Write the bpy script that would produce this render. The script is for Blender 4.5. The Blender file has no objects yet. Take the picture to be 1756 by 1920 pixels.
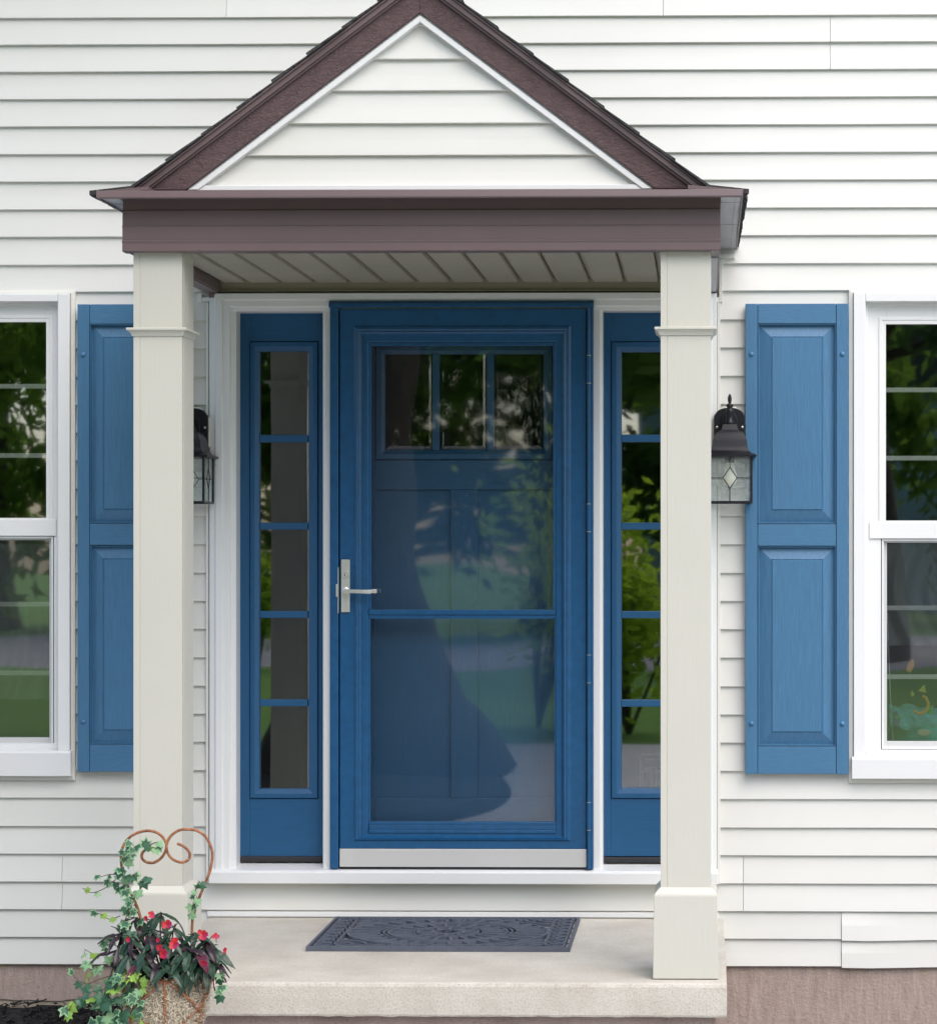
import bpy, bmesh, math, random
from mathutils import Vector, Matrix, noise
R = math.radians
rnd = random.Random(11)
sc = bpy.context.scene
col = sc.collection

# ------------------------------------------------------------------ camera
CX, CY, CZ = 0.875, -8.0, 1.3456          # eye, metres; z = 0 is the top of the porch slab
F, PX, PY = 4144.0, 1252.0, 1025.0        # focal length / principal point, photograph pixels
YAW = R(0.92)
cam_d = bpy.data.cameras.new('camera'); cam = bpy.data.objects.new('camera', cam_d); col.objects.link(cam)
cam.location = (CX, CY, CZ); cam.rotation_euler = (R(90), 0, YAW)
cam_d.sensor_fit = 'HORIZONTAL'; cam_d.sensor_width = 36.0; cam_d.lens = 36.0*F/1756.0
cam_d.shift_x = (878.0-PX)/1756.0; cam_d.shift_y = (PY-960.0)/1756.0
cam_d.clip_start = 0.05; cam_d.clip_end = 1000
sc.camera = cam

# ------------------------------------------------------------------ light
SUN_EL, SUN_AZ = 53.0, 30.0               # azimuth measured from straight out of the facade towards the right
sd = Vector((math.sin(R(SUN_AZ))*math.cos(R(SUN_EL)), -math.cos(R(SUN_AZ))*math.cos(R(SUN_EL)), math.sin(R(SUN_EL))))
world = bpy.data.worlds.new('World'); sc.world = world; world.use_nodes = True
wn = world.node_tree; wn.nodes.clear()
sky = wn.nodes.new('ShaderNodeTexSky'); sky.sky_type = 'NISHITA'; sky.sun_disc = False
sky.sun_elevation = R(SUN_EL); sky.sun_rotation = math.atan2(sd.x, sd.y)
sky.air_density = 1.0; sky.dust_density = 2.2; sky.ozone_density = 1.0
bg = wn.nodes.new('ShaderNodeBackground'); bg.inputs[1].default_value = 0.15
wo = wn.nodes.new('ShaderNodeOutputWorld')
wn.links.new(sky.outputs[0], bg.inputs[0]); wn.links.new(bg.outputs[0], wo.inputs[0])
sun_d = bpy.data.lights.new('sun', 'SUN'); sun_d.energy = 1.5; sun_d.angle = R(75); sun_d.color = (1.0, 0.972, 0.935)
sun = bpy.data.objects.new('sun', sun_d); col.objects.link(sun)
sun.location = sd*60; sun.rotation_euler = (-sd).to_track_quat('-Z', 'Y').to_euler()
vs = sc.view_settings
vs.view_transform = 'Standard'; vs.look = 'None'; vs.gamma = 1.0; vs.use_curve_mapping = False
vs.exposure = 0.97
sc.cycles.max_bounces = 8; sc.cycles.transparent_max_bounces = 24
sc.cycles.caustics_reflective = False; sc.cycles.caustics_refractive = False

# ------------------------------------------------------------------ measuring
def at(px, py, Y):
    """the point on the vertical plane y = Y that the photograph shows at (px, py)"""
    u, v = (px-PX)/F, (PY-py)/F
    dx = u*math.cos(YAW)-math.sin(YAW); dy = u*math.sin(YAW)+math.cos(YAW)
    t = (Y-CY)/dy
    return (CX+dx*t, CZ+v*t)
def rect(x0, x1, y0, y1, Y):
    xm, ym = (x0+x1)/2, (y0+y1)/2
    return (at(x0, ym, Y)[0], at(x1, ym, Y)[0], at(xm, y1, Y)[1], at(xm, y0, Y)[1])   # x0 x1 z0 z1
def X(px, Y): return at(px, 1000, Y)[0]
def Z(py, Y, px=878): return at(px, py, Y)[1]
U = 1/518.0                                # metres to one photograph pixel at the wall

# ------------------------------------------------------------------ materials
M = {}
def newmat(name):
    m = bpy.data.materials.new(name); m.use_nodes = True; nt = m.node_tree
    b = nt.nodes['Principled BSDF']
    M[name] = m
    return m, nt, b
def nd(nt, t, **k):
    n = nt.nodes.new(t)
    for a, v in k.items(): setattr(n, a, v)
    return n
def vec(nt, scale):
    g = nd(nt, 'ShaderNodeNewGeometry'); mp = nd(nt, 'ShaderNodeMapping')
    mp.inputs['Scale'].default_value = scale
    nt.links.new(g.outputs['Position'], mp.inputs['Vector'])
    return mp.outputs['Vector']
def nz(nt, scale=(1, 1, 1), s=1.0, detail=4, rough=0.55, dist=0.0):
    n = nd(nt, 'ShaderNodeTexNoise'); n.inputs['Scale'].default_value = s
    n.inputs['Detail'].default_value = detail; n.inputs['Roughness'].default_value = rough
    n.inputs['Distortion'].default_value = dist
    nt.links.new(vec(nt, scale), n.inputs['Vector'])
    return n.outputs['Fac']
def ramp(nt, fac, stops):
    r = nd(nt, 'ShaderNodeValToRGB'); e = r.color_ramp.elements
    while len(e) < len(stops): e.new(0.5)
    for el, (p, c) in zip(e, stops):
        el.position = p; el.color = (*c, 1) if len(c) == 3 else c
    nt.links.new(fac, r.inputs[0])
    return r.outputs[0]
def mixc(nt, fac, a, b, mode='MIX'):
    m = nd(nt, 'ShaderNodeMix', data_type='RGBA', blend_type=mode)
    for sock, v in ((m.inputs[0], fac), (m.inputs[6], a), (m.inputs[7], b)):
        if isinstance(v, (int, float)): sock.default_value = v
        elif isinstance(v, tuple): sock.default_value = (*v, 1)
        else: nt.links.new(v, sock)
    return m.outputs[2]
def bump(nt, b, fac, strength, dist=0.002, prev=None):
    n = nd(nt, 'ShaderNodeBump'); n.inputs['Strength'].default_value = strength; n.inputs['Distance'].default_value = dist
    nt.links.new(fac, n.inputs['Height'])
    if prev: nt.links.new(prev, n.inputs['Normal'])
    nt.links.new(n.outputs[0], b.inputs['Normal'])
    return n.outputs[0]
def g(c, k): return tuple(max(0, x*k) for x in c)
def paint(name, c, rough=0.45, mott=0.06, ms=3.0, grain=None, gs=0.25, metal=0.0, rvar=0.12, stretch=(1, 1, 1), spec=0.5, dirt=None):
    m, nt, b = newmat(name)
    f = nz(nt, stretch, ms, 6, 0.6)
    cc = ramp(nt, f, [(0.3, g(c, 1-mott)), (0.7, g(c, 1+mott))])
    if dirt:                                # irregular specks and smudges of grime
        d = nz(nt, (1, 1, 1), dirt[0], 8, 0.7)
        cc = mixc(nt, ramp(nt, d, [(dirt[1], (0, 0, 0)), (dirt[1]+0.08, (dirt[3],)*3)]), cc, dirt[2])
    if name.startswith('vinyl'):            # boards weather a little differently from one another
        oi = nd(nt, 'ShaderNodeObjectInfo')
        cc = mixc(nt, 1.0, cc, ramp(nt, oi.outputs['Random'], [(0.0, (0.945, 0.945, 0.935)), (1.0, (1, 1, 1))]), 'MULTIPLY')
    nt.links.new(cc, b.inputs['Base Color'])
    r = nd(nt, 'ShaderNodeMapRange'); r.inputs[3].default_value = max(0.05, rough-rvar); r.inputs[4].default_value = min(1, rough+rvar)
    nt.links.new(nz(nt, (1, 1, 1), 9.0, 5), r.inputs[0]); nt.links.new(r.outputs[0], b.inputs['Roughness'])
    b.inputs['Metallic'].default_value = metal; b.inputs['Specular IOR Level'].default_value = spec
    if grain: bump(nt, b, nz(nt, grain, 1.0, 5, 0.6, 0.6), gs)
    return m

VINYL = (0.705, 0.698, 0.660)
paint('vinyl', VINYL, 0.42, 0.022, 1.3, grain=(14, 14, 420), gs=0.10, dirt=(95, 0.705, (0.42, 0.42, 0.37), 0.40))
paint('vinyl_gable', (0.68, 0.672, 0.632), 0.42, 0.02, 1.3, grain=(14, 14, 420), gs=0.10, dirt=(60, 0.75, (0.45, 0.45, 0.40), 0.5))
paint('trim_white', (0.73, 0.73, 0.725), 0.38, 0.012, 2.0, grain=(60, 60, 8), gs=0.04, dirt=(70, 0.76, (0.5, 0.5, 0.46), 0.5))
paint('trim_cream', (0.70, 0.69, 0.635), 0.42, 0.02, 2.0, dirt=(60, 0.74, (0.45, 0.43, 0.36), 0.5))
paint('column_paint', (0.545, 0.53, 0.465), 0.5, 0.02, 2.0, grain=(120, 120, 9), gs=0.28, dirt=(48, 0.70, (0.36, 0.34, 0.28), 0.35))
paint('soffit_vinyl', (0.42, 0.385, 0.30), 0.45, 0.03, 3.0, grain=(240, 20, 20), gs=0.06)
paint('brown_metal', (0.152, 0.106, 0.107), 0.38, 0.07, 1.6, rvar=0.1, dirt=(80, 0.75, (0.35, 0.31, 0.28), 0.35))
paint('grey_metal', (0.50, 0.50, 0.52), 0.4, 0.09, 14.0, rvar=0.1, stretch=(1, .3, 1), dirt=(45, 0.68, (0.08, 0.08, 0.08), 0.7))
paint('beam_under', (0.30, 0.29, 0.30), 0.4, 0.09, 14.0)
def rough_brown():
    m, nt, b = newmat('rake_wood')
    f = nz(nt, (40, 40, 60), 1.0, 6, 0.7)
    nt.links.new(ramp(nt, f, [(0.25, (0.075, 0.044, 0.046)), (0.7, (0.13, 0.078, 0.080))]), b.inputs['Base Color'])
    b.inputs['Roughness'].default_value = 0.55
    p = bump(nt, b, nz(nt, (60, 60, 110), 1.0, 6, 0.65, 1.2), 0.95, 0.008)
rough_brown()
BLUE = (0.020, 0.085, 0.205)
def blue(name, c, grain, gs, rough=0.40):
    m, nt, b = newmat(name)
    f = nz(nt, grain, 1.0, 6, 0.65, 0.5)
    nt.links.new(ramp(nt, f, [(0.3, g(c, 0.86)), (0.72, g(c, 1.16))]), b.inputs['Base Color'])
    b.inputs['Roughness'].default_value = rough
    bump(nt, b, f, gs, 0.0015)
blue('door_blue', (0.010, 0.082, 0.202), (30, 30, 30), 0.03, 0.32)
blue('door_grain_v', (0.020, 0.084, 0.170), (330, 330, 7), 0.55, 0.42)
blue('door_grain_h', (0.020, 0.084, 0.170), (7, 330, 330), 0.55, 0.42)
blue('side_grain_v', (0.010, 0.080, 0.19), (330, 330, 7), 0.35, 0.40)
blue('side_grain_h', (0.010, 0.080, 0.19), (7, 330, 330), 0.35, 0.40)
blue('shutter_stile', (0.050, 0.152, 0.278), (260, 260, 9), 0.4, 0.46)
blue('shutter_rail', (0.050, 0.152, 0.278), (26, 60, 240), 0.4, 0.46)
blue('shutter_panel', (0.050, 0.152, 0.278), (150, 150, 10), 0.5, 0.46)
blue('shutter_screw', (0.055, 0.165, 0.31), (30, 30, 30), 0.02, 0.35)
paint('nickel', (0.78, 0.76, 0.71), 0.40, 0.04, 40, metal=1.0, rvar=0.06, stretch=(1, 1, 12))
paint('kick_metal', (0.74, 0.73, 0.72), 0.42, 0.03, 3, metal=0.55, grain=(9, 9, 700), gs=0.12, rvar=0.04)
paint('black_rubber', (0.018, 0.018, 0.022), 0.6, 0.2, 30)
paint('key_dark', (0.01, 0.01, 0.01), 0.6, 0.1, 30)
paint('lamp_black', (0.012, 0.012, 0.016), 0.36, 0.25, 22, rvar=0.1, grain=(180, 180, 180), gs=0.15, spec=0.3, dirt=(60, 0.70, (0.08, 0.07, 0.06), 0.5))
paint('lead', (0.018, 0.018, 0.02), 0.5, 0.1, 30)
paint('screw_metal', (0.55, 0.50, 0.42), 0.35, 0.05, 40, metal=0.8)
paint('bulb', (0.86, 0.82, 0.66), 0.3, 0.02, 20)
paint('mat_rubber', (0.080, 0.092, 0.125), 0.62, 0.14, 26, grain=(260, 260, 260), gs=0.3)
paint('trim_recess_shade', (0.27, 0.24, 0.165), 0.5, 0.05, 6)  # ceiling trim colour darkened to paint in the shade of its recess
paint('rust', (0.30, 0.115, 0.05), 0.75, 0.5, 60, grain=(320, 320, 320), gs=0.6, dirt=(120, 0.60, (0.55, 0.46, 0.38), 0.9))
paint('toy_teal', (0.05, 0.62, 0.62), 0.35, 0.08, 9)
paint('toy_cloth', (0.16, 0.52, 0.60), 0.8, 0.5, 22)
paint('toy_orange', (0.88, 0.42, 0.04), 0.5, 0.05, 9)
paint('toy_yellow', (0.66, 0.60, 0.08), 0.5, 0.05, 9)
paint('toy_purple', (0.16, 0.12, 0.34), 0.7, 0.1, 9)
paint('toy_green', (0.10, 0.42, 0.08), 0.5, 0.05, 9)
paint('toy_cream', (0.72, 0.68, 0.52), 0.5, 0.05, 9)
paint('wire_white', (0.75, 0.75, 0.72), 0.4, 0.02, 9)
paint('room', (0.16, 0.14, 0.12), 0.8, 0.1, 2)
paint('room_floor', (0.13, 0.09, 0.06), 0.5, 0.2, 5, stretch=(1, 8, 1))
paint('bark', (0.055, 0.040, 0.030), 0.9, 0.5, 9, grain=(22, 22, 4), gs=1.0, stretch=(3, 3, .6))
paint('asphalt', (0.22, 0.21, 0.22), 0.85, 0.15, 4)
paint('pale_house', (0.42, 0.50, 0.62), 0.6, 0.04, 3)
paint('house_roof', (0.06, 0.055, 0.055), 0.9, 0.3, 4)
paint('flower_red', (0.40, 0.004, 0.010), 0.5, 0.12, 60)
paint('flower_pink', (0.34, 0.003, 0.070), 0.5, 0.12, 60)
paint('stem_dark', (0.055, 0.022, 0.022), 0.6, 0.2, 40)
paint('vine_stem', (0.10, 0.075, 0.04), 0.7, 0.2, 40)
paint('ceramic_dry', (0.22, 0.11, 0.06), 0.8, 0.2, 40)
def leafmat(name, a, b_, rough=0.45, trans=0.25):
    m, nt, b = newmat(name)
    f = nz(nt, (1, 1, 1), 70.0, 4)
    nt.links.new(ramp(nt, f, [(0.3, a), (0.7, b_)]), b.inputs['Base Color'])
    b.inputs['Roughness'].default_value = rough
    t = nd(nt, 'ShaderNodeBsdfTranslucent'); mx = nd(nt, 'ShaderNodeMixShader'); mx.inputs[0].default_value = trans
    t.inputs[0].default_value = (*g(b_, 1.5), 1)
    nt.links.new(b.outputs[0], mx.inputs[1]); nt.links.new(t.outputs[0], mx.inputs[2])
    nt.links.new(mx.outputs[0], nt.nodes['Material Output'].inputs[0])
leafmat('ivy_dark', (0.022, 0.085, 0.045), (0.055, 0.155, 0.085))
leafmat('ivy_pale', (0.15, 0.33, 0.15), (0.30, 0.47, 0.27))
leafmat('ivy_lime', (0.16, 0.34, 0.05), (0.33, 0.50, 0.09))
leafmat('impatiens_green', (0.014, 0.040, 0.026), (0.036, 0.080, 0.045), 0.35, 0.12)
leafmat('impatiens_plum', (0.020, 0.014, 0.022), (0.050, 0.026, 0.036), 0.35, 0.10)
leafmat('impatiens_wine', (0.060, 0.010, 0.024), (0.125, 0.022, 0.045), 0.4, 0.12)
leafmat('tree_leaf', (0.05, 0.11, 0.014), (0.12, 0.21, 0.03), 0.5, 0.6)
leafmat('tree_leaf_dark', (0.018, 0.05, 0.014), (0.055, 0.11, 0.028), 0.5, 0.5)
leafmat('shrub_leaf', (0.14, 0.27, 0.02), (0.30, 0.42, 0.04), 0.4, 0.4)

def concrete(name, a, b_, c, sp=420, bs=0.6, blot=2.2, th=(0.56, 0.70)):
    m, nt, b = newmat(name)
    base = ramp(nt, nz(nt, (1, 1, 1), blot, 6, 0.65), [(0.3, a), (0.7, b_)])
    agg = nz(nt, (1, 1, 1), sp, 3, 0.7)
    cc = mixc(nt, ramp(nt, agg, [(th[0], (0, 0, 0)), (th[1], (0.8,)*3)]), base, c)
    vo = nd(nt, 'ShaderNodeTexVoronoi'); vo.inputs['Scale'].default_value = 150
    nt.links.new(vec(nt, (1, 1, 1)), vo.inputs['Vector'])
    cc = mixc(nt, ramp(nt, vo.outputs['Distance'], [(0.10, (0.55,)*3), (0.22, (0, 0, 0))]), cc, g(c, 0.55))
    nt.links.new(cc, b.inputs['Base Color'])
    b.inputs['Roughness'].default_value = 0.9; b.inputs['Specular IOR Level'].default_value = 0.2
    p = bump(nt, b, agg, bs, 0.002)
    bump(nt, b, nz(nt, (1, 1, 1), 60, 5, 0.7), 0.35, 0.004, p)
concrete('slab_concrete', (0.45, 0.415, 0.355), (0.62, 0.59, 0.53), (0.36, 0.31, 0.25), 170, 0.9, 3.0, (0.51, 0.70))
concrete('drive_concrete', (0.44, 0.43, 0.425), (0.54, 0.53, 0.525), (0.24, 0.23, 0.22), 300, 0.2, 0.6)
def foundation_mat():
    m, nt, b = newmat('foundation_paint')
    streak = nz(nt, (42, 42, 7), 1.0, 8, 0.75, 0.6)
    cc = ramp(nt, streak, [(0.25, (0.30, 0.225, 0.19)), (0.75, (0.52, 0.415, 0.365))])
    cc = mixc(nt, ramp(nt, nz(nt, (1, 1, 1), 130, 5, 0.7), [(0.62, (0, 0, 0)), (0.72, (0.6,)*3)]), cc, (0.20, 0.15, 0.13))
    # flakes where the paint has come off to the tan concrete underneath
    ge = nd(nt, 'ShaderNodeNewGeometry'); sp = nd(nt, 'ShaderNodeSeparateXYZ'); nt.links.new(ge.outputs['Position'], sp.inputs[0])
    mr = nd(nt, 'ShaderNodeMapRange'); mr.inputs[1].default_value = -0.225; mr.inputs[2].default_value = -0.188
    nt.links.new(sp.outputs['Z'], mr.inputs[0])
    ml = nd(nt, 'ShaderNodeMath', operation='MULTIPLY'); nt.links.new(mr.outputs[0], ml.inputs[0])
    nt.links.new(ramp(nt, nz(nt, (14, 14, 55), 1.0, 5, 0.6), [(0.59, (0, 0, 0)), (0.61, (1, 1, 1))]), ml.inputs[1])
    cc = mixc(nt, ml.outputs[0], cc, (0.50, 0.38, 0.23))
    nt.links.new(cc, b.inputs['Base Color']); b.inputs['Roughness'].default_value = 0.85
    p = bump(nt, b, streak, 0.6, 0.004)
    bump(nt, b, nz(nt, (1, 1, 1), 70, 6, 0.75), 0.9, 0.006, p)
foundation_mat()
concrete('base_paint', (0.24, 0.18, 0.165), (0.36, 0.285, 0.26), (0.15, 0.11, 0.10), 120, 0.8, 6)
concrete('bare_footing', (0.34, 0.29, 0.22), (0.46, 0.40, 0.32), (0.22, 0.18, 0.14), 260, 0.6, 9)
concrete('moss_mat', (0.30, 0.24, 0.17), (0.50, 0.42, 0.31), (0.10, 0.07, 0.05), 160, 1.0, 40)
paint('moss_fibre_mat', (0.62, 0.54, 0.42), 0.9, 0.35, 90)
concrete('shingle', (0.030, 0.030, 0.034), (0.075, 0.072, 0.074), (0.17, 0.17, 0.18), 500, 1.0, 30)
concrete('mulch_mat', (0.008, 0.008, 0.009), (0.028, 0.026, 0.027), (0.05, 0.045, 0.045), 120, 1.0, 40)
concrete('lawn_mat', (0.075, 0.16, 0.022), (0.12, 0.24, 0.035), (0.06, 0.13, 0.02), 40, 1.0, 0.5)

def glass(name, refl, rough=0.0, wav=0.0, ws=3.0, tint=(1, 1, 1)):
    """thin pane: straight-through transmission plus a Fresnel mirror"""
    m = bpy.data.materials.new(name); m.use_nodes = True; M[name] = m; nt = m.node_tree; nt.nodes.clear()
    o = nd(nt, 'ShaderNodeOutputMaterial'); t = nd(nt, 'ShaderNodeBsdfTransparent'); t.inputs[0].default_value = (*tint, 1)
    gl = nd(nt, 'ShaderNodeBsdfGlossy'); gl.inputs['Roughness'].default_value = rough
    lw = nd(nt, 'ShaderNodeLayerWeight'); lw.inputs['Blend'].default_value = 0.15
    mr = nd(nt, 'ShaderNodeMapRange'); mr.inputs[3].default_value = refl; mr.inputs[4].default_value = min(1, refl*5)
    nt.links.new(lw.outputs['Facing'], mr.inputs[0])
    pw = nd(nt, 'ShaderNodeMath', operation='POWER'); pw.inputs[1].default_value = 1
    mx = nd(nt, 'ShaderNodeMixShader')
    nt.links.new(mr.outputs[0], mx.inputs[0]); nt.links.new(t.outputs[0], mx.inputs[1]); nt.links.new(gl.outputs[0], mx.inputs[2])
    nt.links.new(mx.outputs[0], o.inputs[0])
    if wav:
        bp = nd(nt, 'ShaderNodeBump'); bp.inputs['Strength'].default_value = 1.0; bp.inputs['Distance'].default_value = wav
        nt.links.new(nz(nt, (1, 1, 0.6), ws, 1, 0.4), bp.inputs['Height']); nt.links.new(bp.outputs[0], gl.inputs['Normal'])
glass('window_glass', 0.28, 0.018, 0.0015, 2.0, (0.92, 0.95, 0.93))
glass('side_glass', 0.22, 0.018, 0.0012, 2.5, (0.9, 0.93, 0.92))
glass('storm_glass', 0.17, 0.024, 0.003, 2.0, (0.95, 0.97, 0.98))
glass('lite_glass', 0.10, 0.02, 0.004, 9.0, (0.85, 0.9, 0.88))
def frosted():
    m, nt, b = newmat('lamp_glass')
    b.inputs['Base Color'].default_value = (0.82, 0.86, 0.83, 1); b.inputs['Roughness'].default_value = 0.12
    t = nd(nt, 'ShaderNodeBsdfTransparent'); t.inputs[0].default_value = (0.93, 0.96, 0.95, 1)
    mx = nd(nt, 'ShaderNodeMixShader')
    f = nz(nt, (1, 1, 1), 55, 5, 0.7)
    r = nd(nt, 'ShaderNodeMapRange'); r.inputs[1].default_value = 0.3; r.inputs[2].default_value = 0.7; r.inputs[3].default_value = 0.05; r.inputs[4].default_value = 0.26
    nt.links.new(f, r.inputs[0]); nt.links.new(r.outputs[0], mx.inputs[0])
    nt.links.new(t.outputs[0], mx.inputs[1]); nt.links.new(b.outputs[0], mx.inputs[2])
    nt.links.new(mx.outputs[0], nt.nodes['Material Output'].inputs[0])
    bump(nt, b, f, 0.5, 0.003)
frosted()
def veil(name, c, a, scale=None):
    m, nt, b = newmat(name)
    b.inputs['Base Color'].default_value = (*c, 1); b.inputs['Roughness'].default_value = 0.9
    t = nd(nt, 'ShaderNodeBsdfTransparent'); mx = nd(nt, 'ShaderNodeMixShader'); mx.inputs[0].default_value = a
    nt.links.new(t.outputs[0], mx.inputs[1]); nt.links.new(b.outputs[0], mx.inputs[2])
    nt.links.new(mx.outputs[0], nt.nodes['Material Output'].inputs[0])
veil('screen_mesh', (0.07, 0.08, 0.085), 0.16)
veil('sheer', (0.62, 0.66, 0.70), 0.35)

# ------------------------------------------------------------------ mesh building
class MB:
    def __init__(s): s.v, s.f, s.m = [], [], []
    def add(s, vs_, fs, mi=0):
        o = len(s.v); s.v += [tuple(p) for p in vs_]; s.f += [tuple(i+o for i in f) for f in fs]; s.m += [mi]*len(fs); return s
    def box(s, x0, x1, y0, y1, z0, z1, mi=0):
        return s.add([(x0, y0, z0), (x1, y0, z0), (x1, y1, z0), (x0, y1, z0), (x0, y0, z1), (x1, y0, z1), (x1, y1, z1), (x0, y1, z1)],
                     [(0, 3, 2, 1), (4, 5, 6, 7), (0, 1, 5, 4), (1, 2, 6, 5), (2, 3, 7, 6), (3, 0, 4, 7)], mi)
    def rings(s, x0, x1, z0, z1, prof, cap=False, mi=0):
        vs_, fs = [], []
        for d, y in prof: vs_ += [(x0+d, y, z0+d), (x1-d, y, z0+d), (x1-d, y, z1-d), (x0+d, y, z1-d)]
        for i in range(len(prof)-1):
            a, b = 4*i, 4*i+4
            for k in range(4): fs.append((a+k, a+(k+1) % 4, b+(k+1) % 4, b+k))
        if cap: n = 4*(len(prof)-1); fs.append((n, n+1, n+2, n+3))
        return s.add(vs_, fs, mi)
    def prism_y(s, poly, y0, y1, mi=0):
        n = len(poly)
        return s.add([(x, y0, z) for x, z in poly]+[(x, y1, z) for x, z in poly],
                     [tuple(range(n)), tuple(range(2*n-1, n-1, -1))]+[(i, (i+1) % n, n+(i+1) % n, n+i) for i in range(n)], mi)
    def prism_x(s, poly, x0, x1, mi=0):
        n = len(poly)
        return s.add([(x0, y, z) for y, z in poly]+[(x1, y, z) for y, z in poly],
                     [tuple(range(n)), tuple(range(2*n-1, n-1, -1))]+[(i, (i+1) % n, n+(i+1) % n, n+i) for i in range(n)], mi)
    def square_loft(s, cx, cy, prof, mi=0):
        vs_, fs = [], []
        for h, z in prof: vs_ += [(cx-h, cy-h, z), (cx+h, cy-h, z), (cx+h, cy+h, z), (cx-h, cy+h, z)]
        for i in range(len(prof)-1):
            a, b = 4*i, 4*i+4
            for k in range(4): fs.append((a+k, a+(k+1) % 4, b+(k+1) % 4, b+k))
        n = 4*(len(prof)-1); fs += [(3, 2, 1, 0), (n, n+1, n+2, n+3)]
        return s.add(vs_, fs, mi)
    def lathe(s, c, prof, seg=20, axis='Z', mi=0):
        vs_, fs = [], []
        for r, h in prof:
            for k in range(seg):
                a = 2*math.pi*k/seg
                p = (r*math.cos(a), r*math.sin(a), h) if axis == 'Z' else (r*math.cos(a), h, r*math.sin(a))
                vs_.append((c[0]+p[0], c[1]+p[1], c[2]+p[2]))
        for i in range(len(prof)-1):
            for k in range(seg):
                fs.append((i*seg+k, i*seg+(k+1) % seg, (i+1)*seg+(k+1) % seg, (i+1)*seg+k))
        fs += [tuple(range(seg-1, -1, -1)), tuple((len(prof)-1)*seg+k for k in range(seg))]
        return s.add(vs_, fs, mi)
    def tube(s, pts, r, seg=8, mi=0):
        pts = [Vector(p) for p in pts]; n = len(pts); vs_, fs = [], []
        rr = r if isinstance(r, (list, tuple)) else [r]*n
        up = None
        for i, p in enumerate(pts):
            t = (pts[min(i+1, n-1)]-pts[max(i-1, 0)]).normalized()
            if up is None: up = Vector((0, 1, 0)) if abs(t.y) < 0.9 else Vector((1, 0, 0))
            a = t.cross(up); a = a.normalized() if a.length > 1e-5 else t.orthogonal().normalized(); b = a.cross(t).normalized(); up = b
            for k in range(seg):
                an = 2*math.pi*k/seg; vs_.append(p+(a*math.cos(an)+b*math.sin(an))*rr[i])
        for i in range(n-1):
            for k in range(seg): fs.append((i*seg+k, i*seg+(k+1) % seg, (i+1)*seg+(k+1) % seg, (i+1)*seg+k))
        fs += [tuple(range(seg-1, -1, -1)), tuple((n-1)*seg+k for k in range(seg))]
        return s.add(vs_, fs, mi)

WO = {}                                     # world origin of each object
def mesh_of(name, mb, mats, origin, smooth, recalc=True):
    me = bpy.data.meshes.new(name)
    me.from_pydata([(x-origin.x, y-origin.y, z-origin.z) for x, y, z in mb.v], [], mb.f)
    for m in (mats if isinstance(mats, (list, tuple)) else [mats]): me.materials.append(M[m])
    me.polygons.foreach_set('material_index', mb.m)
    if recalc:
        bm = bmesh.new(); bm.from_mesh(me); bmesh.ops.recalc_face_normals(bm, faces=bm.faces); bm.to_mesh(me); bm.free()
    if smooth: me.polygons.foreach_set('use_smooth', [True]*len(me.polygons))
    me.update()
    return me
def obj(name, mb, mats, parent=None, bevel=0.0, smooth=False, recalc=True, seg=2):
    xs, ys, zs = zip(*mb.v)
    origin = Vector(((min(xs)+max(xs))/2, (min(ys)+max(ys))/2, min(zs)))
    o = bpy.data.objects.new(name, mesh_of(name, mb, mats, origin, smooth, recalc)); col.objects.link(o)
    po = Vector((0, 0, 0))
    if parent is not None: o.parent = parent; po = WO[parent.name]
    o.location = origin-po; WO[o.name] = origin
    if bevel:
        bv = o.modifiers.new('bevel', 'BEVEL'); bv.width = bevel; bv.segments = seg; bv.limit_method = 'ANGLE'; bv.angle_limit = R(35)
    return o
def smooth_by_angle(o, a=40):
    me = o.data
    me.polygons.foreach_set('use_smooth', [True]*len(me.polygons))
    bm = bmesh.new(); bm.from_mesh(me)
    for e in bm.edges:
        if len(e.link_faces) == 2 and e.calc_face_angle(0) > R(a): e.smooth = False
    bm.to_mesh(me); bm.free()
    return o
def tag(o, label=None, cat=None, group=None, kind=None):
    for k, v in (('label', label), ('category', cat), ('group', group), ('kind', kind)):
        if v: o[k] = v
    return o
def thing(name, loc, label, cat, group=None):
    o = bpy.data.objects.new(name, None); col.objects.link(o); o.location = loc; o.empty_display_size = 0.1
    WO[o.name] = Vector(loc)
    return tag(o, label, cat, group)
def pbox(name, x0, x1, y0, y1, Y, depth, mats, parent, bevel=0.0015):
    a, b, c, d = rect(x0, x1, y0, y1, Y)
    return obj(name, MB().box(a, b, Y, Y+depth, c, d), mats, parent, bevel)

# ================================================================== THE SETTING
ZG = -0.45                                 # ground level
gm = MB()
gm.add([(-120, -160, ZG), (120, -160, ZG), (120, 40, ZG), (-120, 40, ZG)], [(0, 1, 2, 3)])
tag(obj('lawn', gm, 'lawn_mat'), 'mown green front lawn reaching to the street', 'lawn', kind='structure')
dm = MB(); dm.box(-9.0, 6.5, -12.0, -1.0, ZG-0.05, ZG+0.012)
tag(obj('driveway', dm, 'drive_concrete'), 'pale concrete driveway in front of the porch', 'driveway', kind='structure')
bm_ = MB(); nb = 56; bed = [(-2.55+2.05*math.cos(2*math.pi*k/nb)*(1+.03*math.sin(10*math.pi*k/nb)), -7.9+3.1*math.sin(2*math.pi*k/nb)) for k in range(nb)]
bm_.add([(x, y, ZG+.012) for x, y in bed]+[(-2.55+(x+2.55)*.94, -7.9+(y+7.9)*.94, ZG+.05) for x, y in bed]+[(-2.55, -7.9, ZG+.07)],
        [(k, (k+1) % nb, nb+(k+1) % nb, nb+k) for k in range(nb)]+[(nb+k, nb+(k+1) % nb, 2*nb) for k in range(nb)])
rm = MB(); rm.box(-110, 110, -36, -24.5, ZG-0.4, ZG+0.004)
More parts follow.
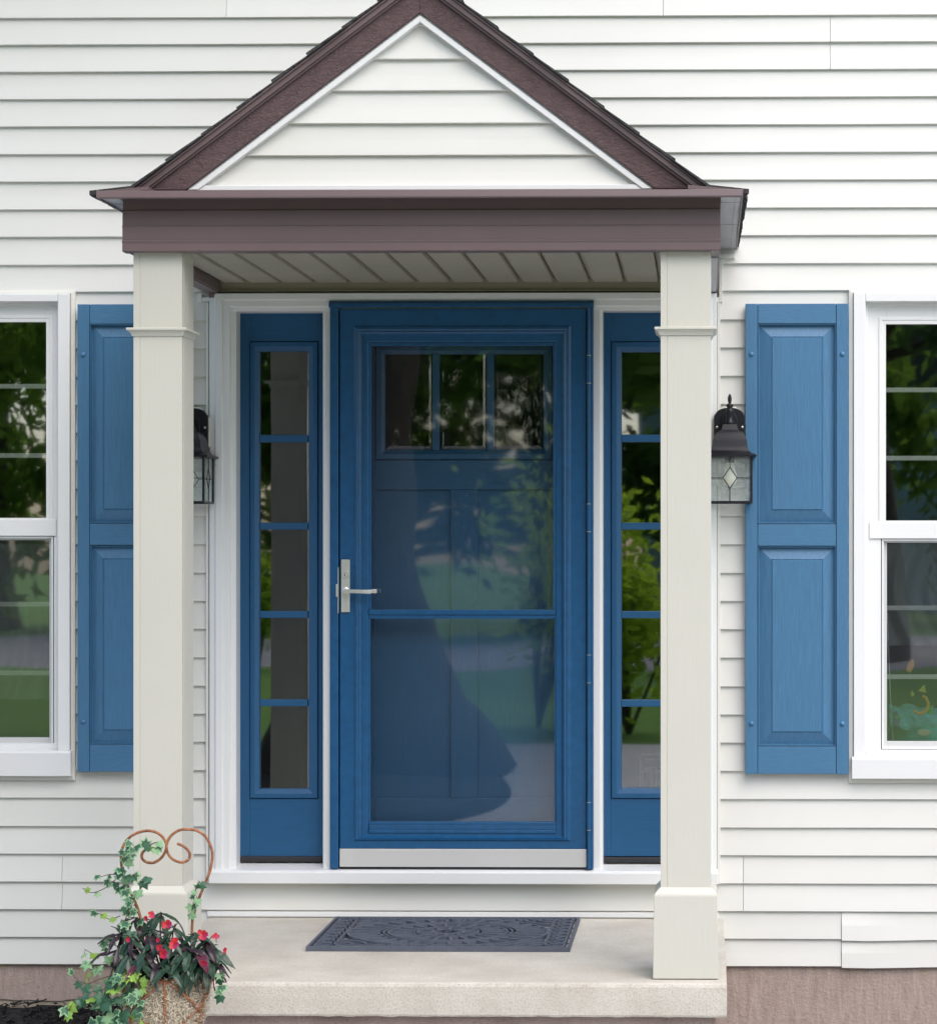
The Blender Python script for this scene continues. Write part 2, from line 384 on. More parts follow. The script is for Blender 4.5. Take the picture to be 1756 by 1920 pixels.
tag(obj('road', rm, 'asphalt'), 'grey street beyond the front lawn', 'road', kind='structure')
def mz(x, y):                               # the bed falls away to the right and to the front
    t = min(1, max(0, (x+1.1)/1.3)); t = t*t*(3-2*t)
    return -0.327-0.085*t+0.03*min(0, y+0.3)
tag(obj('tree_bed', bm_, 'mulch_mat', smooth=True), 'oval mulch bed round the foot of the yard tree', 'mulch', kind='structure')
# mulch bed: lumpy sheet plus chips
mb = MB(); nx, ny = 150, 46; x0, x1, y0, y1 = -4.4, 4.4, -1.0, 0.0
for j in range(ny+1):
    for i in range(nx+1):
        x = x0+(x1-x0)*i/nx; y = y0+(y1-y0)*j/ny
        mb.v.append((x, y, mz(x, y)+0.020*noise.noise((x*9, y*9, 0))+0.014*noise.noise((x*30, y*30, 3))))
for j in range(ny):
    for i in range(nx):
        a = j*(nx+1)+i; mb.f.append((a, a+1, a+nx+2, a+nx+1)); mb.m.append(0)
tag(obj('mulch_bed', mb, 'mulch_mat', smooth=True), 'black mulch bed along the foundation', 'mulch', kind='structure')
mb = MB()
for i in range(2600):
    x = rnd.uniform(-2.5, -1.2); y = rnd.uniform(-0.95, -0.005)
    c = Vector((x, y, mz(x, y)+0.012+0.020*noise.noise((x*9, y*9, 0))+rnd.uniform(0, 0.012)))
    a = Vector((rnd.uniform(-1, 1), rnd.uniform(-1, 1), rnd.uniform(-.4, .4))).normalized()*rnd.uniform(.008, .022)
    b = Vector((rnd.uniform(-1, 1), rnd.uniform(-1, 1), rnd.uniform(-1, 1))).normalized()*rnd.uniform(.002, .005)
    w = a.cross(b).normalized()*0.003
    mb.add([c-a-b, c+a-b, c+a+b, c-a+b, c+w], [(0, 1, 4), (1, 2, 4), (2, 3, 4), (3, 0, 4)])
tag(obj('mulch_chips', mb, 'mulch_mat'), 'loose black wood chips lying on the mulch bed', 'mulch', kind='stuff')

# ================================================================== THE HOUSE
house = thing('house', (0, 0, ZG), 'white house front with vinyl lap siding and a blue entry door', 'house')
# openings in the wall (x0, x1, z0, z1), metres
DOOR = (X(391, -0.012), X(1344, -0.012), Z(1657, -0.012), Z(549, -0.012))
WINW = 0.86
wl1 = X(141, -0.012); WINL = (wl1-WINW, wl1, Z(1461, -0.012, 70), Z(546, -0.012, 70))
wr0 = X(1592, -0.012); WINR = (wr0, wr0+WINW, Z(1466, -0.012, 1690), Z(544, -0.012, 1690))
OPEN = [WINL, DOOR, WINR]
HX0, HX1, HZ1 = -4.4, 4.4, 4.6
ZS = Z(1811, -0.014)                        # bottom of the siding
# sheathing behind the siding
mb = MB(); xs = sorted([HX0, HX1]+[v for o in OPEN for v in o[:2]])
for a, b in zip(xs[:-1], xs[1:]):
    o = next((o for o in OPEN if o[0]-1e-6 <= a and b <= o[1]+1e-6), None)
    if o is None: mb.box(a, b, 0.004, 0.12, ZS+0.004, HZ1)
    else: mb.box(a, b, 0.004, 0.12, ZS+0.004, o[2]-0.002); mb.box(a, b, 0.004, 0.12, o[3]+0.002, HZ1)
obj('wall', mb, 'vinyl', house)
# siding: one object for every course of every run
LINES = [-20.5, 30.7, 81, 132, 183.5, 235, 287, 338.5, 391, 442.5, 495, 546, 600, 652.5, 706, 758.7, 811, 863.5, 916, 968, 1021, 1074.6,
         1127.4, 1180, 1233.5, 1287, 1340, 1392.5, 1445.5, 1498, 1551.5, 1603.5, 1656, 1708, 1760, 1811]
zs = [Z(p, -0.013) for p in LINES]
while zs[0] < HZ1-0.11: zs.insert(0, zs[0]+0.0997)
nrow = len(zs)-1
SEAM = {}                                   # row -> x of butt joints
def seam(py0, py1, px):
    for i in range(nrow):
        zt, zb = zs[i], zs[i+1]
        zm = Z((py0+py1)/2, -0.013); half = abs(Z(py0, -.013)-Z(py1, -.013))/2
        if abs((zt+zb)/2-zm) < half: SEAM.setdefault(i, []).append(X(px, -0.013))
seam(-20, 30, 424); seam(-20, 30, 1243); seam(32, 131, 1556); seam(1604, 1707, 116); seam(1604, 1707, 1393); seam(1709, 1810, 1577)
for i in range(nrow):
    if zs[i+1] > Z(-21, -.013): SEAM.setdefault(i, []).append(rnd.uniform(-2, 2))
XBULGE = X(1577, -0.013)
def siding_board(segs, zbot, ztop, row):
    """one course; segs = [(xa, xb, za, zb), ...] side by side, so a board can be notched round a window"""
    mb = MB()
    def yface(z): t = (z-zbot)/(ztop-zbot); return -0.0155+0.0125*t
    for si, (xa, xb, za, zb) in enumerate(segs):
        n = max(2, int((xb-xa)/0.10)); vs_ = []; fs = []
        lip = za <= zbot+1e-5
        for k in range(n+1):
            x = xa+(xb-xa)*k/n
            wz = 0.0009*noise.noise((x*1.7, row*3.1, 0)); wy = 0.0013*noise.noise((x*2.3, row*2.7, 5))
            if segs[0][0] >= XBULGE-0.004 and zbot < Z(1709, -.013) and lip:     # the sagging joint at the lower right
                wz += -0.0055*math.exp(-((x-XBULGE-0.10)/0.16)**2)-0.001; wy += -0.004*math.exp(-((x-XBULGE)/0.12)**2)
            zl = za+wz if lip else za
            vs_ += [(x, 0.002, zl-0.001), (x, yface(za)+0.0015+wy, zl), (x, yface(za)+wy, zl+0.002), (x, yface((za+zb)/2)+wy*1.6, (za+zb)/2), (x, yface(zb)+wy*0.3, zb+0.0006)]
        for k in range(n):
            for j in range(4): a = 5*k+j; fs.append((a, a+5, a+6, a+1))
        if si == 0: fs.append((0, 1, 2, 3, 4))
        if si == len(segs)-1: fs.append(tuple(5*n+j for j in (4, 3, 2, 1, 0)))
        mb.add(vs_, fs)
    return obj('siding_board', mb, 'vinyl', house)
for i in range(nrow):
    zt, zb = zs[i], zs[i+1]
    full = [o for o in OPEN if o[2] < zb+0.006 and o[3] > zt-0.006]
    part = [o for o in OPEN if o not in full and o[3] > zb+0.012 and o[2] < zt-0.012]
    runs = [(HX0, HX1)]
    for o in full:
        runs = [r for (a, b) in runs for r in (((a, o[0]-0.001), (o[1]+0.001, b)) if a < o[0] and b > o[1] else ((a, b),))]
    for (a, b) in runs:
        cuts = [a]+sorted(x for x in SEAM.get(i, []) if a+0.02 < x < b-0.02)+[b]
        for p, q in zip(cuts[:-1], cuts[1:]):
            p2, q2 = p+(0.0008 if p > a else 0), q-(0.0008 if q < b else 0)
            segs = []; x = p2
            for o in sorted(part):
                if o[1] <= x or o[0] >= q2: continue
                if o[0] > x: segs.append((x, o[0], zb, zt))
                if o[3] < zt: segs.append((max(x, o[0]), min(q2, o[1]), o[3]+0.001, zt))
                else: segs.append((max(x, o[0]), min(q2, o[1]), zb, o[2]-0.001))
                x = o[1]
            if x < q2: segs.append((x, q2, zb, zt))
            siding_board(segs, zb, zt, i)
# foundation: painted concrete with a bare ragged foot
mb = MB(); n = 300; L = []
for k in range(n+1):
    x = HX0+(HX1-HX0)*k/n
    L.append((x, mz(x, 0)+0.022+0.006*noise.noise((x*11, 0, 0))+0.004*noise.noise((x*40, 1, 0))))
for k in range(n):
    (xa, za), (xb, zb) = L[k], L[k+1]
    mb.add([(xa, 0.002, za), (xb, 0.002, zb), (xb, 0.002, ZS+0.003), (xa, 0.002, ZS+0.003), (xa, 0.012, za), (xb, 0.012, zb)], [(0, 1, 2, 3), (4, 5, 1, 0)])
obj('foundation', mb, 'foundation_paint', house)
obj('footing', MB().box(HX0, HX1, 0.008, 0.13, ZG-0.3, ZS+0.002), 'bare_footing', house)
# interior shell: the dark rooms behind the glass
mb = MB(); xa, xb, ya, yb, za, zb = HX0+0.02, HX1-0.02, 0.125, 3.6, -0.02, 2.6
mb.add([(xa, ya, za), (xb, ya, za), (xb, yb, za), (xa, yb, za), (xa, ya, zb), (xb, ya, zb), (xb, yb, zb), (xa, yb, zb)],
       [(4, 7, 6, 5), (3, 2, 6, 7), (0, 3, 7, 4), (1, 5, 6, 2)])
mb.add([(-1.25, ya, za), (-1.25, yb, za), (-1.25, yb, zb), (-1.25, ya, zb), (1.25, ya, za), (1.25, yb, za), (1.25, yb, zb), (1.25, ya, zb)], [(0, 1, 2, 3), (4, 5, 6, 7)])
obj('interior_wall', mb, 'room', house, recalc=False)
obj('interior_floor', MB().box(xa, xb, ya, yb, za-0.05, za), 'room_floor', house)
obj('upper_floor', MB().box(HX0, HX1, 0.122, 3.7, 2.61, 2.8), 'room', house)

# ------------------------------------------------------------------ door surround
sur = obj('door_surround', MB().box(X(393, -.03), X(1343, -.03), -0.004, 0.11, Z(552, -.03), Z(549, -.03)), 'trim_white', house)
def moulding(name, x0, x1, prof, za, zb, parent, mats='trim_white'):
    """upright board: prof is a list of (px offset, y) across its face from x0 to x1"""
    pts = [(X(p, y), y) for p, y in prof]
    poly = [(pts[0][0], 0.10)]+pts+[(pts[-1][0], 0.10)]
    m = MB(); k = len(poly)
    m.add([(x, y, za) for x, y in poly]+[(x, y, zb) for x, y in poly], [tuple(range(k)), tuple(range(2*k-1, k-1, -1))]+[(i, (i+1) % k, k+(i+1) % k, k+i) for i in range(k)])
    return obj(name, m, mats, parent, 0.001)
zsill = Z(1634, -.04); ztop = Z(550, -.04)
moulding('casing', 0, 0, [(392, -.020), (393, -.032), (402, -.034), (404, -.040), (416, -.040), (418, -.034), (430, -.034), (434, -.024), (440, -.022), (443, -.022)], zsill, ztop, sur)
moulding('casing', 0, 0, [(1293, -.022), (1297, -.022), (1303, -.024), (1307, -.034), (1319, -.034), (1321, -.040), (1333, -.040), (1335, -.034), (1343, -.032), (1344, -.020)], zsill, ztop, sur)
moulding('mullion', 0, 0, [(605, -.012), (606, -.020), (610, -.024), (619, -.024)], zsill, ztop, sur)
moulding('mullion', 0, 0, [(1111, -.024), (1124, -.024), (1129, -.020), (1130, -.012)], zsill, ztop, sur)
# head casing, profiled, across the top
zz = lambda p, y: Z(p, y)
poly = [(0.10, zz(549, -.04)), (-.041, zz(549, -.041)), (-.041, zz(560, -.041)), (-.035, zz(562, -.035)), (-.035, zz(573, -.035)), (-.027, zz(576, -.027)), (-.025, zz(583, -.025)), (0.10, zz(583, -.025))]
obj('head_casing', MB().prism_x(poly, X(404, -.04), X(1333, -.04)), 'trim_white', sur, 0.001)
# sill nosing and the sloped pan in front of the sidelights
obj('sill', MB().prism_x([(-0.062, Z(1658, -.06)), (-0.062, Z(1637, -.06)), (-0.050, Z(1633, -.05)), (0.07, Z(1618, .05)), (0.07, Z(1658, -.06))], X(391, -.062), X(1345, -.062)), 'trim_white', sur, 0.002)
# narrow cream channel where the siding meets the casing
obj('channel_strip', MB().box(X(386, -.02), X(391, -.02), -0.022, 0.003, Z(1657, -.02), Z(566, -.02)), 'trim_cream', sur, 0.001)
obj('channel_strip', MB().box(X(1344.5, -.02), X(1350, -.02), -0.022, 0.003, Z(1657, -.02), Z(566, -.02)), 'trim_cream', sur, 0.001)
obj('apron_board', MB().box(X(388, -.02), X(1346, -.02), -0.016, 0.003, 0.004, Z(1710.5, -.015)), 'trim_white', sur, 0.0015)

# ------------------------------------------------------------------ sidelights
def sidelight(x0, x1, gx0, gx1, mx0, mx1, label):
    Y = 0.045
    a, b, c, d = rect(x0, x1, 586, 1606, Y)
    ga, gb, gc, gd = rect(gx0, gx1, 660, 1479, Y)
    fa, fb, fc, fd = rect(mx0, mx1, 640, 1498, Y)
    m = MB(); m.box(a-.01, fa, Y, Y+.05, c, d+.02); m.box(fb, b+.01, Y, Y+.05, c, d+.02)
    s = obj('sidelight', m, 'side_grain_v', house, 0.001); tag(s, label)
    obj('rail', MB().box(fa+.0003, fb-.0003, Y+.0005, Y+.05, fd, d+.02), 'side_grain_h', s, 0.001)
    obj('rail', MB().box(fa+.0003, fb-.0003, Y+.0005, Y+.05, c, fc), 'side_grain_h', s, 0.001)
    w = ga-fa; e = .0025
    obj('lite_frame', MB().rings(fa+e, fb-e, fc+e, fd-e, [(0, Y+.03), (0, Y-.004), (.002, Y-.007), (w*.45, Y-.008), (w-e-.002, Y-.003), (w-e, Y+.004), (w-e, Y+.03)]), 'side_grain_v', s)
    for y0, y1 in ((815, 829), (980, 993), (1146, 1159), (1312, 1325)):
        z1, z0 = Z(y0, Y), Z(y1, Y)
        obj('muntin', MB().box(ga-.001, gb+.001, Y-.001, Y+.03, z0, z1), 'side_grain_h', s, 0.002)
    ys = [660, 815, 829, 980, 993, 1146, 1159, 1312, 1325, 1479]
    for k in range(0, 10, 2):
        obj('pane', MB().box(ga-.004, gb+.004, Y+.010, Y+.014, Z(ys[k+1], Y)-.003, Z(ys[k], Y)+.003), 'side_glass', s)
    sw = obj('door_sweep', MB().box(a, b, Y-.008, Y+.04, Z(1617, Y), Z(1606.5, Y)), 'black_rubber', s, 0.004)
    return s
sidelight(451, 605, 487, 576, 468, 597, 'narrow blue sidelight left of the door, half mirrored by the column')
sidelight(1130, 1294, 1165, 1257, 1145, 1277, 'narrow blue sidelight right of the door, partly behind the column')

# ------------------------------------------------------------------ entry door (inner)
Yd = 0.055
def drect(x0, x1, y0, y1): return rect(x0, x1, y0, y1, Yd)
a, b, c, d = drect(640, 1098, 585, 1630)
la, lb, lc, ld = drect(706, 1032, 655, 842)            # the lite opening
m = MB(); m.box(a, la, Yd+.012, Yd+.045, c, d); m.box(lb, b, Yd+.012, Yd+.045, c, d); m.box(la, lb, Yd+.012, Yd+.045, c, lc); m.box(la, lb, Yd+.012, Yd+.045, ld, d)
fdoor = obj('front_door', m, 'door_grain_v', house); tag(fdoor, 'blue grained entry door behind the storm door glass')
def dpart(name, x0, x1, y0, y1, mt, yy=0.0, th=.0125):
    p = drect(x0, x1, y0, y1); return obj(name, MB().box(p[0], p[1], Yd+yy, Yd+yy+th, p[2], p[3]), mt, fdoor, 0.0012)
dpart('stile', 641, 703, 586, 1629, 'door_grain_v'); dpart('stile', 1037, 1097, 586, 1629, 'door_grain_v')
dpart('stile', 845, 895, 918.5, 1496.5, 'door_grain_v')
dpart('rail', 703.3, 1036.7, 586, 646, 'door_grain_h'); dpart('rail', 703.3, 1036.7, 863, 918, 'door_grain_h'); dpart('rail', 703.3, 1036.7, 1497, 1629, 'door_grain_h')
p = drect(704, 1036, 646.5, 862)
w = 17*U
obj('lite_frame', MB().rings(p[0]+.001, p[1]-.001, p[2]+.001, p[3]-.001, [(0, Yd+.012), (0, Yd-.004), (.002, Yd-.006), (w*.6, Yd-.006), (w, Yd+.003), (w, Yd+.02)]), 'door_grain_v', fdoor)
for x0, x1 in ((810, 823.5), (912, 926)): dpart('muntin', x0, x1, 656, 844, 'door_grain_v', 0.0, .02)
for x0, x1 in ((721, 811), (823, 913), (925, 1019)):
    p = drect(x0, x1, 655, 844)
    obj('pane', MB().rings(p[0], p[1], p[2], p[3], [(0, Yd+.016), (.016, Yd+.0115), (.018, Yd+.0115)], True), 'lite_glass', fdoor)

# ------------------------------------------------------------------ storm door
Yf = -0.046
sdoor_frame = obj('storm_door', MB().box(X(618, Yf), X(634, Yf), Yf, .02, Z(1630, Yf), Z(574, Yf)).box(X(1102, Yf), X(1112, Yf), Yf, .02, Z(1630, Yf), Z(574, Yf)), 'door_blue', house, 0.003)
tag(sdoor_frame, 'blue full view storm door with silver lever handle and kick plate')
S = sdoor_frame
obj('head_bar', MB().prism_x([(.02, Z(575, Yf)), (.02, Z(563, Yf)), (Yf+.004, Z(563, Yf)), (Yf-.008, Z(569, Yf)), (Yf-.008, Z(576, Yf)), (Yf, Z(576, Yf))], X(616.5, Yf), X(1112.5, Yf)), 'door_blue', S, 0.001)
Yl = -0.040
a, b, c, d = rect(636.5, 1099, 578.5, 1592, Yl)
gx0, gx1, gz0, gz1 = rect(690, 1041, 641, 1562, Yl)
# leaf: flat border, ogee step, bead, glazing rebate - mitred at the corners
lw, rw, tw, bw = gx0-a, b-gx1, d-gz1, gz0-c
def leaf_ring(t, y):                        # t: 0 outer edge .. 1 glass edge
    return [(a+lw*t, y, c+bw*t), (b-rw*t, y, c+bw*t), (b-rw*t, y, d-tw*t), (a+lw*t, y, d-tw*t)]
m = MB(); prof = [(0, .02), (0, Yl+.002), (.02, Yl), (.50, Yl), (.56, Yl-.005), (.62, Yl-.0065), (.66, Yl-.004), (.70, Yl-.006), (.75, Yl-.002), (.80, Yl+.006), (.97, Yl+.007), (1.0, Yl+.010), (1.0, .005)]
vs_ = []; fs = []
for t, y in prof: vs_ += leaf_ring(t, y)
for i in range(len(prof)-1):
    for k in range(4): fs.append((4*i+k, 4*i+(k+1) % 4, 4*i+4+(k+1) % 4, 4*i+4+k))
obj('leaf_frame', m.add(vs_, fs), 'door_blue', S)
# kick plate and bottom sweep
k0, k1, k2, k3 = rect(636.5, 1099, 1592.3, 1626, Yl)
obj('kick_plate', MB().box(k0, k1, Yl-.001, .0, k2, k3), 'kick_metal', S, 0.001)
pbox('door_sweep', 637, 1100, 1626.5, 1631, Yl+.004, .04, 'black_rubber', S)
# inner glazing beads round each pane, meeting rail, bottom rails
Yg = -0.027
def sbox(name, x0, x1, y0, y1, Y, dp, bev=.0012): return pbox(name, x0, x1, y0, y1, Y, dp, 'door_blue', S, bev)
sbox('meeting_rail', 691, 1041, 1143.5, 1152.5, Yg-.008, .026); sbox('meeting_rail', 691.5, 1040.5, 1153.2, 1160, Yg-.003, .02)
sbox('glazing_bead', 690.5, 696, 642, 1143, Yg-.003, .02); sbox('glazing_bead', 1036.5, 1041, 642, 1143, Yg-.003, .02); sbox('glazing_bead', 696.3, 1036.2, 642, 648, Yg-.003, .02)
sbox('glazing_bead', 690.5, 694, 1160.4, 1541, Yg-.001, .02); sbox('glazing_bead', 1039, 1041.5, 1160.4, 1541, Yg-.001, .02)
sbox('bottom_rail', 691.5, 1042, 1541.3, 1547.5, Yg-.004, .02); sbox('bottom_rail', 691.5, 1042, 1548, 1555.5, Yg-.007, .02); sbox('bottom_rail', 691.5, 1042, 1556, 1562.5, Yg-.010, .02)
p = rect(694, 1038.5, 646, 1145, Yg)
obj('pane', MB().add([(p[0], Yg, p[2]), (p[1], Yg, p[2]), (p[1], Yg, p[3]), (p[0], Yg, p[3])], [(0, 1, 2, 3)]), 'storm_glass', S)
p = rect(692, 1040.5, 1158, 1543, Yg+.006)
obj('pane', MB().add([(p[0], Yg+.006, p[2]), (p[1], Yg+.006, p[2]), (p[1], Yg+.006, p[3]), (p[0], Yg+.006, p[3])], [(0, 1, 2, 3)]), 'storm_glass', S)
# hinge rail with knuckles
zz0, zz1 = Z(1629, Yf), Z(577, Yf)
obj('hinge_rail', MB().tube([(X(1103.5, Yf), Yf-.004, zz0), (X(1103.5, Yf), Yf-.004, zz1)], .006, 10), 'door_blue', S, smooth=False)
for yy in (693, 971, 1254, 1530):
    h = obj('hinge', MB().tube([(X(1103.5, Yf), Yf-.005, Z(yy+26, Yf)), (X(1103.5, Yf), Yf-.005, Z(yy-26, Yf))], .0078, 12), 'door_blue', S)
    # bare metal ends of the pin
    e = MB()
    for s in (-1, 1):
        z = Z(yy+26*s, Yf); e.tube([(X(1103.5, Yf), Yf-.005, z-.0012), (X(1103.5, Yf), Yf-.005, z+.0012)], .0083, 10)
    obj('hinge_washer', e, 'screw_metal', S)
# handle set
p = rect(639.5, 655.5, 1049, 1148, Yl-.008)
obj('handle_plate', MB().box(p[0], p[1], Yl-.009, Yl-.001, p[2], p[3]), 'nickel', S, 0.0012)
kx, kz = at(646.5, 1077.5, Yl-.009)
obj('key_cylinder', MB().lathe((kx, Yl-.009, kz), [(.0130, .0), (.0130, -.002), (.0115, -.0045), (.0095, -.0045), (.0092, -.0035), (.0001, -.0035)], 24, 'Y'), 'nickel', S, smooth=False)
obj('keyhole', MB().box(kx-.0012, kx+.0012, Yl-.0133, Yl-.012, kz-.005, kz+.003), 'key_dark', S)
hx, hz = at(646, 1108, Yl-.02); ex = X(696, Yl-.04)
m = MB(); m.lathe((hx, Yl-.009, hz+.002), [(.0125, 0), (.0125, -.004), (.008, -.006), (.007, -.032), (.0001, -.033)], 20, 'Y')
obj('handle_rose', m, 'nickel', S, smooth=False)
lev = MB(); n = 8; vs_ = []; fs = []
for i in range(n+1):
    t = i/n; x = hx-.006+(ex-hx+.006)*t; y = Yl-.036-.010*math.sin(t*2.2); z = hz-.003*t
    hh = .0068+.0012*t; dd = .0045
    vs_ += [(x, y-dd, z-hh*.8), (x, y-dd, z+hh*.8), (x, y, z+hh), (x, y+dd, z+hh*.8), (x, y+dd, z-hh*.8), (x, y, z-hh)]
for i in range(n):
    for k in range(6): fs.append((6*i+k, 6*i+(k+1) % 6, 6*i+6+(k+1) % 6, 6*i+6+k))
fs += [(0, 1, 2, 3, 4, 5), tuple(6*n+k for k in range(6))]
obj('handle_lever', lev.add(vs_, fs), 'nickel', S, 0.001)
obj('handle_tip', MB().box(ex, ex+.019, Yl-.044, Yl-.022, hz-.008, hz+.006), 'nickel', S, 0.0015)
pbox('strike_plate', 629.5, 632.5, 1095, 1119, Yf-.003, .01, 'nickel', S, .0006)
pbox('latch_strip', 633.0, 634.6, 1064, 1150, Yf-.001, .01, 'nickel', S, .0003)

# ------------------------------------------------------------------ windows
def window(op, e, g_up, g_lo, sgn, tops, label):
    """e: outer casing edge px; g_up/g_lo: glass edge px of upper/lower sash; sgn +1: window lies to the right of e"""
    (ct, ut, um1, um2, ub, lt, lm1, lm2, lb, sb, cb) = tops
    x0, x1, z0, z1 = op
    pxm = e+sgn*60
    zc = lambda p, Y: Z(p, Y, pxm)
    zsl = zc(sb, -.04)                        # bottom of casing legs / top of the sill face
    # cream receiving channel behind the casing
    w = obj('window', MB().rings(x0-.003, x1+.003, z0-.003, z1+.003, [(0, .002), (0, -.024), (.010, -.027), (.014, -.027), (.014, .06)]), 'trim_cream', house)
    tag(w, label)
    cw = .055
    m = MB()
    def leg(xa, xb): m.box(xa, xb, -.040, .05, zsl, z1-.012)
    obj('casing', MB().box(x0+.013, x0+.013+cw*.78, -.040, .05, zsl, z1-.012), 'trim_white', w, .0025)
    obj('casing', MB().box(x1-.013-cw*.78, x1-.013, -.040, .05, zsl, z1-.012), 'trim_white', w, .0025)
    obj('casing', MB().box(x0+.013+cw*.78+.0004, x1-.013-cw*.78-.0004, -.0395, .05, zc(ct+20, -.04), z1-.012), 'trim_white', w, .0025)
    obj('sill', MB().prism_x([(.05, z0+.014), (-.052, z0+.014), (-.054, zsl-.006), (-.046, zsl-.0005), (.05, zsl+.012)], x0+.006, x1-.006), 'trim_white', w, .0015)
    obj('sill_track', MB().box(x0+.06, x1-.06, -.012, .05, zsl+.004, zc(sb-14, 0)), 'trim_white', w, .001)
    # frame rebate
    fx0, fx1, fz0, fz1 = x0+.013+cw*.78, x1-.013-cw*.78, zsl+.01, zc(ct+20, -.04)
    obj('frame', MB().rings(fx0-.002, fx1+.002, fz0-.03, fz1+.002, [(0, .05), (0, -.006), (.014, -.004), (.016, .005), (.024, .005), (.024, .06)]), 'trim_white', w)
    # sashes
    if sgn > 0: ug0, lg0 = X(g_up, .015), X(g_lo, .03); ug1, lg1 = x1-(ug0-x0), x1-(lg0-x0)
    else: ug1, lg1 = X(g_up, .015), X(g_lo, .03); ug0, lg0 = x0+(x1-ug1), x0+(x1-lg1)
    zut, zub, zlt, zlb = zc(ut, .015), zc(ub, .015), zc(lt, .03), zc(lb, .03)
    so = abs((ug0-fx0))-.018
    si_, sj_ = fx0+.020, fx1-.020
    m = MB(); m.box(si_, ug0, .006, .045, zub-.03, fz1); m.box(ug1, sj_, .006, .045, zub-.03, fz1); m.box(ug0, ug1, .0062, .045, zut, fz1)
    us = obj('upper_sash', m, 'trim_white', w, .002)
    obj('glazing_stop', MB().rings(ug0-.026, ug1+.026, zub-.02, zut+.020, [(0, .02), (0, .0035), (.002, .0015), (.011, .0015), (.013, .0045), (.0255, .0045), (.026, .03)]), 'trim_white', us)
    obj('meeting_rail', MB().box(si_-.003, sj_+.003, -.002, .04, zc(lt-8, 0), zub), 'trim_white', us, .002)
    m = MB(); m.box(si_+.002, lg0, .026, .055, zlb-.034, zlt+.03); m.box(lg1, sj_-.002, .026, .055, zlb-.034, zlt+.03); m.box(lg0, lg1, .0262, .055, zlt, zlt+.03); m.box(lg0, lg1, .0262, .055, zlb-.034, zlb)
    ls = obj('lower_sash', m, 'trim_white', w, .002)
    for ta, tb in ((si_, lg0-.0235), (lg1+.0235, sj_)): obj('side_track', MB().box(ta, tb, .004, .0255, zlb-.034, zc(lt-8, 0)-.0005), 'trim_white', ls, .0015)
    for (t, bt, za, zb, ga, gb, sash, Y) in ((um1, um2, zub, zut, ug0, ug1, us, .028), (lm1, lm2, zlb, zlt, lg0, lg1, ls, .044)):
        ya, yb = zc(t, Y), zc(bt, Y)
        for zq in (ya, yb): obj('muntin', MB().box(ga-.002, gb+.002, Y, Y+.006, zq-.0085, zq+.0085), 'trim_white', sash, .0015)
        xm = (ga+gb)/2
        zz_ = [za, yb-.0085, yb+.0085, ya-.0085, ya+.0085, zb]
        for k in range(0, 6, 2): obj('muntin', MB().box(xm-.0085, xm+.0085, Y, Y+.006, zz_[k], zz_[k+1]), 'trim_white', sash, .0015)
        obj('pane', MB().box(ga-.004, gb+.004, Y-.008, Y-.005, za-.004, zb+.004), 'window_glass', sash)
    # half screen in a thin dark edged frame
    sf = MB().rings(lg0-.020, lg1+.020, zlb-.026, zlt+.014, [(0, .03), (0, .006), (.007, .006), (.007, .03)])
    sc_ = obj('insect_screen', sf, 'trim_white', w)
    obj('screen_gasket', MB().rings(lg0-.023, lg1+.023, zlb-.029, zlt+.017, [(0, .024), (0, .010), (.0032, .010), (.0032, .024)]), 'black_rubber', sc_)
    obj('screen_mesh', MB().add([(lg0-.014, .016, zlb-.020), (lg1+.014, .016, zlb-.020), (lg1+.014, .016, zlt+.010), (lg0-.014, .016, zlt+.010)], [(0, 1, 2, 3)]), 'screen_mesh', sc_)
    return w, (x0+.06, x1-.06, zlb-.02, zut)
winl, il = window(WINL, 143, 88, 93, -1, (545, 601, 724, 854, 974, 1013, 1133, 1262, 1383, 1408, 1450), 'white double hung window at the left edge of the picture')
winr, ir = window(WINR, 1590, 1660, 1662, 1, (545, 605, 731, 859, 979, 1018, 1140, 1269, 1390, 1420, 1455), 'white double hung window at the right edge, toys behind its lower sash')
def curtain(span, label, lean):
    x0, x1, z0, z1 = span; mb = MB(); nx_, nz_ = 90, 24; Yc = 0.17
    for j in range(nz_+1):
        t = j/nz_; z = z0-.03+(z1-z0+.02)*t
        for i in range(nx_+1):
            s = i/nx_; open_ = 0.20*math.sin(min(1, max(0, t*1.0))*math.pi)
            x = (x0-.05)+(x1-x0+.10)*s
            x = x+lean*open_*(1-s if lean > 0 else s)
            y = Yc+.012*math.sin(s*62+2*t)+.010*math.sin(s*33+5*t)+.006*noise.noise((s*9, t*4, 2))
            mb.v.append((x, y, z))
    for j in range(nz_):
        for i in range(nx_):
            a_ = j*(nx_+1)+i; mb.f.append((a_, a_+1, a_+nx_+2, a_+nx_+1)); mb.m.append(0)
    tag(obj('sheer_curtain', mb, 'sheer', smooth=True, recalc=False), label, 'curtain')
curtain((il[0], il[1], il[2]+0.18, Z(1015, .17)), 'thin sheer curtain behind the lower sash of the left window', 1)
curtain((ir[0], ir[1], Z(1195, .17, 1700), Z(1015, .17, 1700)), 'thin sheer curtain behind the lower sash of the right window', -1)

